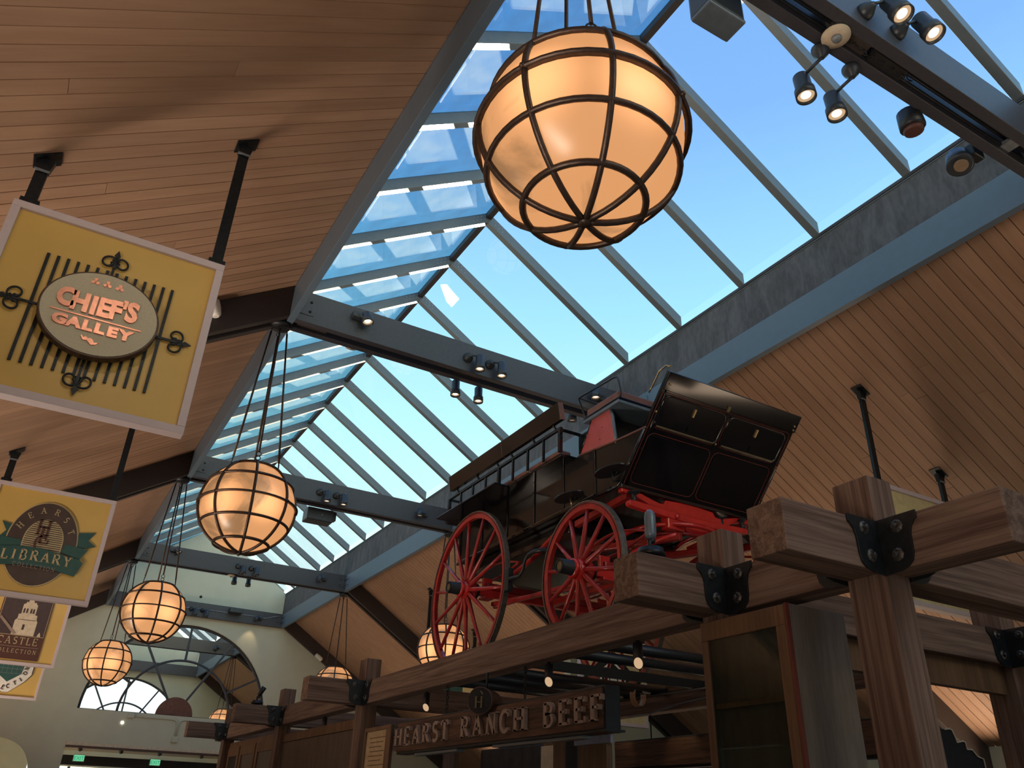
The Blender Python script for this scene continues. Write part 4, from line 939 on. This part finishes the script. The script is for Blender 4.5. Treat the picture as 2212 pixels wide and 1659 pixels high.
MB().tube([(3.46, 4.06, 4.40), (3.46, 4.02, 4.43), (3.46, 3.93, 4.52), (3.46, 3.85, 4.53), (3.46, 3.80, 4.50)], .007, 6).build('grab_handle', 'brass', wg)
# steps
for yc, z in ((4.282, 3.80), (4.81, 3.765)):
    o = MB().prism([(.085*math.cos(2*PI*i/20), .20*math.sin(2*PI*i/20)*.8) for i in range(20)], (3.255, yc, z), (1, 0, 0), (0, 1, 0), (0, 0, .010)).build('step_plate', 'black', wg)
    MB().tube([(3.27, yc, z), (3.28, yc, z-.07), (3.36, yc+.02, z-.04)], .010, 6).build('step_bracket', 'brass' if yc > 4.5 else 'black', o)
    MB().lathe([(.035, 0), (.035, .006)], (3.30, yc, z+.012), (-1, 0, .3), 14).build('step_lug', 'black', o)
# wheels
def wheel(x, yc, zc, R, ns, s_):
    w = .045; o = MB()
    ring = lambda r0, r1, x0, x1, n=56: MB().add([(xx, yc+rr*math.cos(2*PI*i/n), zc+rr*math.sin(2*PI*i/n)) for i in range(n) for xx, rr in ((x0, r0), (x1, r0), (x1, r1), (x0, r1))],
        [(i*4+k2, i*4+(k2+1) % 4, ((i+1) % n)*4+(k2+1) % 4, ((i+1) % n)*4+k2) for i in range(n) for k2 in range(4)], False)
    ty = ring(R-.010, R, x-s_*0, x+s_*w).build('wheel', 'tyre', wg)
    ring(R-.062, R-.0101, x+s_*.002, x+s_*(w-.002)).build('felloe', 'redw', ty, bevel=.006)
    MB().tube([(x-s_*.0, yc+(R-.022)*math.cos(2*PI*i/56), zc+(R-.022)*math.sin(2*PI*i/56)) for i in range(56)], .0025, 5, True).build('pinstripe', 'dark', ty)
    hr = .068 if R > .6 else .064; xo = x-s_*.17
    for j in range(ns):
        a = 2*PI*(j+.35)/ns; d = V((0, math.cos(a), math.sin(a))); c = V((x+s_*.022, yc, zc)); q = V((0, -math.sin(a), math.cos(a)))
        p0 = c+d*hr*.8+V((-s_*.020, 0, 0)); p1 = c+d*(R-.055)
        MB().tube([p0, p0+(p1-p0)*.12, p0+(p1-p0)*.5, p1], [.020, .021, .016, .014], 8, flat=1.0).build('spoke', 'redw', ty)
    MB().lathe([(.044, -.165), (.050, -.16), (.052, -.075), (.058, -.07)], (x, yc, zc), (s_, 0, 0), 24).build('hub_cap', 'black', ty)
    MB().lathe([(.001, -.166), (.028, -.166)], (x, yc, zc), (s_, 0, 0), 18, cap=False).build('hub_end', 'hubend', ty)
    MB().lathe([(.040, -.167), (.044, -.172), (.050, -.167), (.047, -.160)], (x, yc, zc), (s_, 0, 0), 24, cap=False).build('hub_ring', 'iron', ty)
    hb = MB().lathe([(.056, -.072), (.068, -.066), (.070, -.045), (.062, -.040), (.070, -.035), (.074, -.012), (hr+.012, 0), (hr+.012, .045), (.070, .055), (.066, .085), (.060, .09)], (x, yc, zc), (s_, 0, 0), 28).build('hub', 'red', ty)
    MB().lathe([(.070, .09), (.066, .105), (.045, .12)], (x, yc, zc), (s_, 0, 0), 20).build('inner_collar', 'iron', ty)
WX = (3.15, 4.82)
for x, s_ in ((WX[0], 1), (WX[1], -1)):
    wheel(x, 4.53, 2.645+.486, .486, 12, s_); wheel(x, 6.26, 2.645+.692, .692, 14, s_)
# running gear
ZF, ZR = 3.131, 3.337
for y, z in ((4.53, ZF), (6.26, ZR)):
    ax_ = MB().box(3.27, y-.03, z-.03, 4.70, y+.03, z+.03).build('axle', 'red', wg, bevel=.006)
    MB().box(3.34, y-.045, z+.03, 4.63, y+.045, z+.085).build('axle_bed', 'redw', ax_, bevel=.008)
    for x in (3.36, 4.61):
        MB().box(x-.05, y-.06, z-.055, x+.05, y+.06, z-.035).build('axle_clip', 'red', ax_, bevel=.004); MB().box(x-.045, y-.015, z+.0, x+.045, y+.015, z+.13).build('axle_clip', 'red', ax_, bevel=.004)
# elliptic springs
for x in (3.44, 4.53):
    for y, z, h in ((4.53, 3.27, .16), (6.26, 3.47, .13)):
        L = .42
        sp2 = MB().tube([(x, y-L+2*L*i/12, z+h*.5-h*.45*math.sin(PI*i/12)) for i in range(13)], .016, 6, flat=.6).build('leaf_spring', 'redw', wg)
        MB().tube([(x, y-L+2*L*i/12, z+h*.5+h*.55*math.sin(PI*i/12)) for i in range(13)], .016, 6, flat=.6).build('upper_leaf', 'redw', sp2)
# fifth wheel and bolsters under the front
MB().tube([(3.985+.36*math.cos(2*PI*i/40), 4.53+.36*math.sin(2*PI*i/40), 3.50) for i in range(40)], .018, 6, True).build('turntable_ring', 'red', wg)
MB().tube([(3.985+.28*math.cos(2*PI*i/40), 4.53+.28*math.sin(2*PI*i/40), 3.46) for i in range(40)], .014, 6, True).build('turntable_ring', 'redw', wg)
bol = [(3.352, 3.705), (3.352, 3.672), (3.47, 3.665), (3.56, 3.640), (3.66, 3.600), (3.74, 3.596), (3.985, 3.588), (4.23, 3.596), (4.31, 3.600), (4.41, 3.640), (4.50, 3.665), (4.615, 3.672), (4.615, 3.705),
       (4.52, 3.703), (4.44, 3.695), (4.34, 3.668), (4.27, 3.655), (4.235, 3.66), (4.215, 3.692), (4.06, 3.704), (3.91, 3.704), (3.755, 3.692), (3.735, 3.66), (3.70, 3.655), (3.63, 3.668), (3.53, 3.695), (3.45, 3.703)]
MB().prism(bol, (0, 4.285, 0), (1, 0, 0), (0, 0, 1), (0, .045, 0)).build('front_bolster', 'red', wg, bevel=.006)
lb_ = MB().prism([(3.368, 3.578), (3.375, 3.600), (3.42, 3.603), (3.985, 3.580), (4.46, 3.600), (4.50, 3.598), (4.505, 3.560), (4.47, 3.555), (3.985, 3.525), (3.42, 3.552), (3.375, 3.558)], (0, 4.225, 0), (1, 0, 0), (0, 0, 1), (0, .05, 0)).build('spring_bar', 'red', wg, bevel=.006)
MB().lathe([(.022, 0), (.020, .010), (.004, .016)], (3.80, 4.225, 3.558), (0, -1, 0), 16).build('pivot_bolt', 'red', lb_)
for x, y, r in ((3.425, 4.245, .046), (4.30, 4.30, .034), (4.465, 4.245, .034)):
    MB().lathe([(.022, -.0), (.020, .006), (.019, .056), (r, .064), (r, .070), (.02, .074)], (x, y, 3.600), (0, 0, 1), 18).build('bobbin', 'black', lb_)
MB().box(3.72, 4.235, 3.46, 3.88, 4.32, 3.56).build('pole_socket', 'red', wg, bevel=.01)
MB().prism([(3.86, 3.545), (4.20, 3.545), (4.10, 3.47), (3.99, 3.455), (3.90, 3.47)], (0, 4.24, 0), (1, 0, 0), (0, 0, 1), (0, .06, 0)).build('splinter_plate', 'red', wg, bevel=.008)
for a, b in (((3.50, 4.95, 3.43), (3.80, 4.20, 3.40)), ((4.47, 4.95, 3.43), (4.17, 4.20, 3.40)), ((3.42, 4.30, 3.66), (3.42, 4.95, 3.62)), ((4.55, 4.30, 3.66), (4.55, 4.95, 3.62)), ((3.60, 4.30, 3.45), (3.95, 4.80, 3.42)), ((4.37, 4.30, 3.45), (4.02, 4.80, 3.42))):
    MB().bar(a, b, .045, .05).build('futchell', 'redw', wg, bevel=.006)
MB().tube([(3.78, 4.22, 3.42), (3.72, 4.35, 3.40), (3.60, 4.45, 3.33), (3.46, 4.52, 3.20)], .018, 8).build('stay_rod', 'red', wg)
MB().tube([(4.19, 4.22, 3.42), (4.25, 4.35, 3.40), (4.37, 4.45, 3.33), (4.51, 4.52, 3.20)], .018, 8).build('stay_rod', 'red', wg)
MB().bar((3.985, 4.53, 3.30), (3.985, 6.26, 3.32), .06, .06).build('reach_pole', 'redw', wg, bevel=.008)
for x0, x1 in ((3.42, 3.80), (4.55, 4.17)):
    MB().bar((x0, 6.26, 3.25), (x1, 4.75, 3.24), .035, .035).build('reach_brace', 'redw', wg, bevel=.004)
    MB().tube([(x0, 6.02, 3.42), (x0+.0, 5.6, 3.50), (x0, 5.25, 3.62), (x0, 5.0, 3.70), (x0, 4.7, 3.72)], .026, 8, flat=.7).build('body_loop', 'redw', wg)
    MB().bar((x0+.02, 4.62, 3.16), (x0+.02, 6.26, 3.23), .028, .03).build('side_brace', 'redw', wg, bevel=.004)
MB().box(3.45, 5.1, 3.60, 4.52, 6.75, 3.73).build('under_box', 'lacq2', wg, bevel=.01)
MB().tube([(3.40, 5.02, 3.385), (3.16, 5.03, 3.395), (3.16, 5.14, 3.41), (3.155, 5.23, 3.405), (3.155, 5.275, 3.37), (3.155, 5.30, 3.30), (3.155, 5.36, 3.262), (3.155, 5.44, 3.268), (3.155, 5.53, 3.275)], [.016, .02, .018, .014, .013, .013, .012, .016, .018], 8).build('brake_lever', 'black', wg)
MB().box(3.135, 5.505, 3.18, 3.19, 5.565, 3.365).build('brake_block', 'black', wg, bevel=.008)

# ------------------------------------------------------------------ signs and small things on the kiosk
hb = thing('hanging_board_sign', 'carved dark wood sign reading hearst ranch beef hung under the long beam', 'sign', (2.74, 5.0, 2.016), 'long wooden signs under the kiosk beams')
MB().box(2.70, 3.655, 2.012, 2.797, 6.40, 2.245).build('sign_box', 'black', hb, bevel=.003)
MB().box(2.688, 3.668, 2.030, 2.701, 6.385, 2.232).build('face_board', 'signwood', hb)
word_ = 'HEARST RANCH BEEF'
# letters run from the far end (larger y) to the near end (smaller y); u points to -y
yy = 6.385; LH = .128
gapb = {5: .13, 11: .14}
wid = sum((GL[c][0] if c != ' ' else 0)*LH*1.19+.030 for c in word_ if c != ' ')+.13+.14-.05
k1 = (6.385-3.665)/wid
for i, ch in enumerate(word_):
    if ch == ' ': yy -= gapb[11 if i > 7 else 5]*k1; continue
    m_ = MB(); a_ = glyph(m_, ch, LH, (2.688, yy, 2.066), (0, -1, 0), (0, 0, 1), (-.024, 0, 0), .20, .34, sxx=1.19*k1); m_.build('letter', 'letterw', hb)
    yy -= a_+.030*k1
MB().box(2.72, 3.9, 1.995, 2.78, 4.9, 2.011).build('lamp_strip', 'mull', hb); MB().box(2.72, 5.4, 1.995, 2.78, 6.1, 2.011).build('lamp_strip', 'mull', hb)
for y in (4.55, 5.65):
    ch_ = MB(); z = 2.455; j = 0
    while z > 2.26:
        c0 = V((2.745, y, z)); ax_ = V((1, 0, 0)) if j % 2 else V((0, 1, 0)); 
        ch_.tube([c0+ax_*.010*math.cos(2*PI*i/10)+V((0, 0, .019*math.sin(2*PI*i/10))) for i in range(10)], .0035, 5, True); z -= .030; j += 1
    ch_.build('chain', 'iron', hb)
# medallion barrel lamp in front of the sign
mdir = V((.75, .66, 0)).normalized(); mc = V((2.60, 4.87, 2.262))
md = thing('barrel_medallion', 'black drum medallion with brass H mark above the hearst ranch beef sign', 'sign', mc)
MB().lathe([(.080, 0), (.086, .004), (.086, .20), (.080, .205)], mc, mdir, 32).build('drum', 'bronze', md)
MB().lathe([(.001, -.002), (.076, -.002), (.080, 0)], mc, mdir, 32, cap=False).build('face', 'dark', md)
MB().lathe([(.079, -.003), (.083, -.005), (.086, -.001)], mc, mdir, 32, cap=False).build('face_ring', 'maroon', md)
uu = V((mdir.y, -mdir.x, 0)); m_ = MB(); glyph(m_, 'H', .07, mc-mdir*.003-uu*.036+V((0, 0, -.045)), uu, (0, 0, 1), -mdir*.006, .16, .28); m_.build('letter', 'hubend', md)
MB().prism([(0, 0), (.022, -.012), (.022, -.028), (.010, -.022)], mc-mdir*.003+V((0, 0, .062)), uu, (0, 0, 1), -mdir*.006).build('mark', 'hubend', md)
MB().tube([mc+mdir*.12+V((0, 0, .08)), mc+mdir*.12+V((0, 0, .19))], .008, 6).build('hanger', 'iron', md)
# second long sign on the far side of the kiosk
hb2 = thing('hanging_board_sign', 'dark wood sign with warm light pools on the far side of the kiosk', 'sign', (4.90, 5.0, 2.016), 'long wooden signs under the kiosk beams')
MB().box(4.865, 3.62, 2.012, 4.96, 6.46, 2.250).build('sign_box', 'black', hb2, bevel=.003)
MB().box(4.852, 3.63, 2.032, 4.866, 6.445, 2.236).build('face_board', 'signwood', hb2)
for y in (4.0, 6.0): MB().tube([(4.92, y, 2.25), (4.92, y, 2.452)], .006, 6).build('hanger', 'iron', hb2)
spot_lamp((4.66, 5.55, 2.42), (4.86, 5.52, 2.06), 1.1, 80); spot_lamp((4.66, 6.25, 2.42), (4.86, 6.38, 2.06), .8, 80)
# downlights under the long beam
def downlight(x, y, label, lit=1):
    t = thing('tube_downlight', label, 'downlight', (x, y, 2.34), 'small tube downlights under the long kiosk beam')
    MB().lathe([(.010, 0), (.010, -.012)], (x, y, 2.452), (0, 0, 1), 10).build('stem', 'black', t)
    n = 18; r = .026; vs = []
    for zt, sl in ((2.440, 0), (2.335, 1)):
        for i in range(n): a = 2*PI*i/n; dx, dy = r*math.cos(a), r*math.sin(a); vs.append((x+dx, y+dy, zt-(sl*(.75*dx+.75*dy))))
    MB().add(vs, [tuple(range(n))]+[(i, (i+1) % n, (i+1) % n+n, i+n) for i in range(n)], True).build('tube', 'fixture', t)
    vs = [(x+.9*r*math.cos(2*PI*i/n), y+.9*r*math.sin(2*PI*i/n), 2.337-.75*.9*r*(math.cos(2*PI*i/n)+math.sin(2*PI*i/n))) for i in range(n)]
    MB().add(vs, [tuple(range(n))]).build('lens', 'glowdim', t)
for y, lab in ((3.468, 'small black tube downlight nearest the cabinet, in front of the pipes'), (4.335, 'small black tube downlight above the right part of the beef sign'),
               (6.09, 'small black tube downlight left of the barrel medallion'), (8.50, 'small black tube downlight left of the tall corner post, lowest of the row')):
    downlight(2.78, y, lab)
# uplights standing on the stubs
def uplight(x, y, label, tilt=(0, 0, 1), lit=0, gap=.0):
    t = thing('capsule_uplight', label, 'uplight', (x, y, ZT))
    MB().lathe([(.046, 0), (.046, .012), (.064, .014), (.066, .032), (.058, .036), (.056, .052), (.02, .054)], (x, y, ZT), (0, 0, 1), 28).build('junction_puck', 'iron', t)
    MB().tube([(x-.006, y, ZT+.052), (x-.006, y, ZT+.095)], .010, 8).build('knuckle', 'black', t)
    MB().lathe([(.001, -.014), (.012, -.012), (.014, 0), (.012, .012), (.001, .014)], (x+.008, y, ZT+.090), (1, 0, 0), 12).build('joint', 'black', t)
    o_ = V((x+.004, y, ZT+.098)); td = V(tilt).normalized()
    MB().lathe([(.010, .0), (.024, .010), (.0265, .022), (.0265, .105), (.022, .125), (.012, .137), (.001, .141)] if not lit else [(.010, .0), (.024, .010), (.03, .11), (.026, .112)], o_, td, 22, cap=False).build('capsule', 'bluetrim' if not lit else 'black', t)
    if lit: MB().lathe([(.001, .10), (.028, .098)], o_, td, 16, cap=False).build('lens', 'glowdim', t); MB().lathe([(.001, .101), (.013, .100)], o_, td, 12, cap=False).build('bulb', 'bulbglow', t)
uplight(2.32, 2.77, 'grey capsule uplight on a round base, standing on the stub beam before the front wheel')
uplight(2.42, 9.91, 'small lit uplight standing on the timber stub before the arched wall', (.45, -.2, 1), 1)
t = thing('capsule_uplight', 'glowing candle-shaped lamp seen between the front wheel spokes', 'uplight', (3.02, 3.95, 2.645)) if False else None
cl = thing('cord_light', 'round black junction with hanging black cylinder and cord on the far kiosk beam', 'light', (4.84, 4.78, 2.45))
MB().lathe([(.055, 0), (.058, .02), (.04, .035), (.03, .045)], (4.85, 4.90, 2.52), (-1, 0, 0), 24).build('junction_puck', 'iron', cl)
MB().tube([(4.79, 4.98, 2.50), (4.79, 4.98, 2.32)], [.020, .024], 12).build('cylinder', 'black', cl)
MB().tube([(4.83, 6.2, 2.44), (4.83, 5.9, 2.44), (4.83, 5.5, 2.49), (4.83, 4.98, 2.52)], .006, 6).build('cord', 'mull', cl); MB().tube([(4.83, 4.82, 2.52), (4.83, 4.4, 2.51), (4.83, 3.9, 2.53), (4.83, 3.2, 2.54)], .006, 6).build('cord', 'mull', cl)
# leather strap looped over a pipe
n_s = 14; vs = []
for i in range(n_s):
    a = math.radians(150+i*17); c0 = V((4.55, 5.70, 2.545)); p = c0+V((.060*math.cos(a), 0, .085*math.sin(a)))
    vs += [p+V((0, -.035, 0)), p+V((0, .035, 0)), p*1.0+V((-.004*math.cos(a), .035, -.004*math.sin(a))), p+V((-.004*math.cos(a), -.035, -.004*math.sin(a)))]
st_ = MB().add(vs, [(i*4+k2, i*4+(k2+1) % 4, (i+1)*4+(k2+1) % 4, (i+1)*4+k2) for i in range(n_s-1) for k2 in range(4)]+[(0, 1, 2, 3), tuple((n_s-1)*4+k2 for k2 in (3, 2, 1, 0))], True).build('strap', mat('tan_strap', (.42, .22, .11), .5)); tag(st_, 'tan strap looped under the black pipes beside the beef sign', 'strap')

# cabinet between the two nearest posts
cb = thing('display_cabinet', 'wooden wall cabinet with glass door and shelves under the nearest kiosk beams', 'cabinet', (2.75, 2.55, 1.0))
Xc, Yc0, Yc1, Zc0, Zc1 = 2.60, 2.288, 2.79, .9, 2.407
MB().box(Xc+.022, Yc0, Zc0, 2.95, Yc0+.02, Zc1).build('side_panel', 'cabside', cb, bevel=.003)
MB().box(Xc+.022, Yc1-.02, Zc0, 2.95, Yc1, Zc1).build('side_panel', 'cabside', cb, bevel=.003)
MB().box(Xc+.022, Yc0+.02, Zc1-.02, 2.95, Yc1-.02, Zc1).build('top_panel', 'cabin', cb)
MB().box(2.66, Yc0+.02, Zc0, 2.686, Yc1-.02, Zc1-.02).build('back_panel', 'panel', cb)
dr = MB()
fw = .052
dr.box(Xc, Yc0+.012, Zc1-.085, Xc+.02, Yc1, Zc1-.004); dr.box(Xc, Yc0+.012, Zc0, Xc+.02, Yc0+.012+fw, Zc1-.085); dr.box(Xc, Yc1-fw*.72, Zc0, Xc+.02, Yc1, Zc1-.085)
dr = dr.build('door', 'cabin', cb, bevel=.003)
MB().box(Xc+.008, Yc0+fw, Zc0, Xc+.012, Yc1-fw*.7, Zc1-.08).build('glass_pane', 'cabglass', dr)
MB().box(Xc+.001, Yc0, Zc0, Xc+.021, Yc0+.010, Zc1).build('red_edge', 'redtrim', cb)
for z in (2.04, 1.72, 1.40): MB().box(Xc+.024, Yc0+.02, z, 2.66, Yc1-.02, z+.02).build('shelf', 'cabin', cb)
# panels and cabinets farther along
pn = thing('partition_wall', 'dark panelled kiosk wall between the two posts left of the sign', 'panel', (2.8, 8.6, 0))
MB().box(2.76, 7.42, .0, 2.80, 9.82, 2.27).build('board_panel', 'panel', pn); MB().box(2.755, 7.42, 2.275, 2.81, 9.82, 2.36).build('head_rail', 'cabin', pn, bevel=.004)
for z in (1.55, 1.95): MB().box(2.752, 7.42, z, 2.762, 9.82, z+.012).build('batten', 'cabin', pn)
cb2 = thing('kiosk_cabinet', 'dark wooden cabinet with framed doors at the far left corner of the kiosk', 'cabinet', (2.8, 11.2, 0))
MB().box(2.78, 10.02, 0, 2.95, 12.48, 2.40).build('carcass', 'cabin', cb2)
for y0, y1 in ((10.1, 10.95), (11.0, 11.75), (11.8, 12.42)):
    d_ = MB(); d_.box(2.755, y0, 1.2, 2.779, y0+.10, 2.33); d_.box(2.755, y1-.10, 1.2, 2.779, y1, 2.33); d_.box(2.755, y0+.1, 2.22, 2.779, y1-.1, 2.33)
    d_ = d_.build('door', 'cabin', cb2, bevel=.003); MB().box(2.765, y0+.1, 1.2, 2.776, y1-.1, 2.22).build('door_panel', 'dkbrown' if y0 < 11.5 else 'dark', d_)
MB().lathe([(.02, 0), (.018, .01)], (2.75, 12.1, 2.0), (-1, 0, 0), 10).build('cabinet_lamp', 'bulbglow', cb2)
mb_ = thing('menu_board', 'wood-framed cream menu board left of the carved beef sign', 'menu', (2.69, 6.75, 1.6))
fr = MB(); fr.box(2.66, 6.46, 2.205, 2.69, 7.03, 2.235); fr.box(2.66, 6.46, 1.5, 2.69, 6.56, 2.205); fr.box(2.66, 7.0, 1.5, 2.69, 7.03, 2.205); fr.build('frame', 'cabin', mb_, bevel=.003)
MB().box(2.675, 6.56, 1.5, 2.685, 7.0, 2.205).build('sheet', 'paper', mb_)
m_ = MB()
for j in range(16): m_.box(2.6735, 6.60+.03*(j % 3), 2.15-j*.034, 2.675, 6.93-.02*(j % 2), 2.156-j*.034)
o = m_.build('printed_lines', 'cabin', mb_)
# things under the beef sign
tag(MB().box(3.50, 5.57, .9, 3.54, 6.5, 2.10).build('dark_curtain', 'curtain', bevel=.01), 'dark cloth curtain behind the beef sign', 'curtain')
tag(MB().box(3.30, 5.08, .6, 3.32, 5.24, 2.055).build('framed_card', 'cream', bevel=.004), 'cream card panel under the beef sign beside a brown post', 'card')
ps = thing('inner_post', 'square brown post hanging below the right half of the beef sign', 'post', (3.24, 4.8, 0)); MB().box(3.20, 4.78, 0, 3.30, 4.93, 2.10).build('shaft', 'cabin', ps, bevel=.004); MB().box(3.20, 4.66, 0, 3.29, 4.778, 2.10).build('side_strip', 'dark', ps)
t = thing('hanging_placard', 'brown wooden panel with pale violet card above it, right of the inner post', 'panel', (3.12, 4.35, 1.4))
MB().box(3.10, 4.20, 1.4, 3.145, 4.50, 2.012).build('board', 'cabin', t, bevel=.003); MB().box(3.11, 4.17, 2.014, 3.13, 4.55, 2.07).build('card', 'violet', t); MB().box(3.05, 4.14, 2.072, 3.2, 4.57, 2.085).build('shelf', 'black', t)
# scalloped black board at the lower right
SCP = [(4.41, 2.100), (4.455, 2.106), (4.474, 2.099), (4.49, 2.062), (4.494, 2.040), (4.55, 2.050), (4.570, 2.045), (4.572, 2.010), (4.618, 2.011), (4.656, 1.979), (4.704, 1.970), (4.706, 1.900)]
t = thing('scalloped_sign', 'black scalloped sign with cream edge at the lower right behind the big post', 'sign', (4.45, 2.9, 1.5))
MB().prism([(a, b) for a, b in SCP]+[(SCP[-1][0], 1.5), (SCP[0][0]-.1, 1.5), (SCP[0][0]-.1, SCP[0][1])], (0, 2.9, 0), (1, 0, 0), (0, 0, 1), (0, .03, 0)).build('board', 'dark', t)
MB().tube([(a, 2.895, b) for a, b in SCP], .0045, 5).build('edge_line', 'cream', t)
tag(MB().box(4.73, 2.95, 1.60, 4.84, 2.98, 1.885).build('lit_box', emit('warm_lightbox', (1, .62, .25), 1.0)), 'small bright warm light box at the lower right edge', 'light')
kb = thing('kiosk_wall', 'dark wooden wall of the kiosk behind the big post at lower right', 'panel', (5.0, 2.3, 0))
MB().box(4.90, 2.05, 0, 4.94, 2.69, 2.30).build('board_panel', 'panel', kb)
MB().box(2.84, 2.75, 2.30, 4.84, 2.80, 2.451).build('head_board', 'cabin', kb)

# warm pool on the arched wall from the gimbal above it
spot_lamp((4.85, 21.50, 5.85), (4.80, 21.75, 5.2), 6, 60)
# light of the globes and the picture lights of the hall
for x, y in ((1.31, 1.8), (1.325, 6.91), (1.325, 11.85), (1.335, 16.99), (5.64, 11.85), (5.64, 16.99)):
    pass
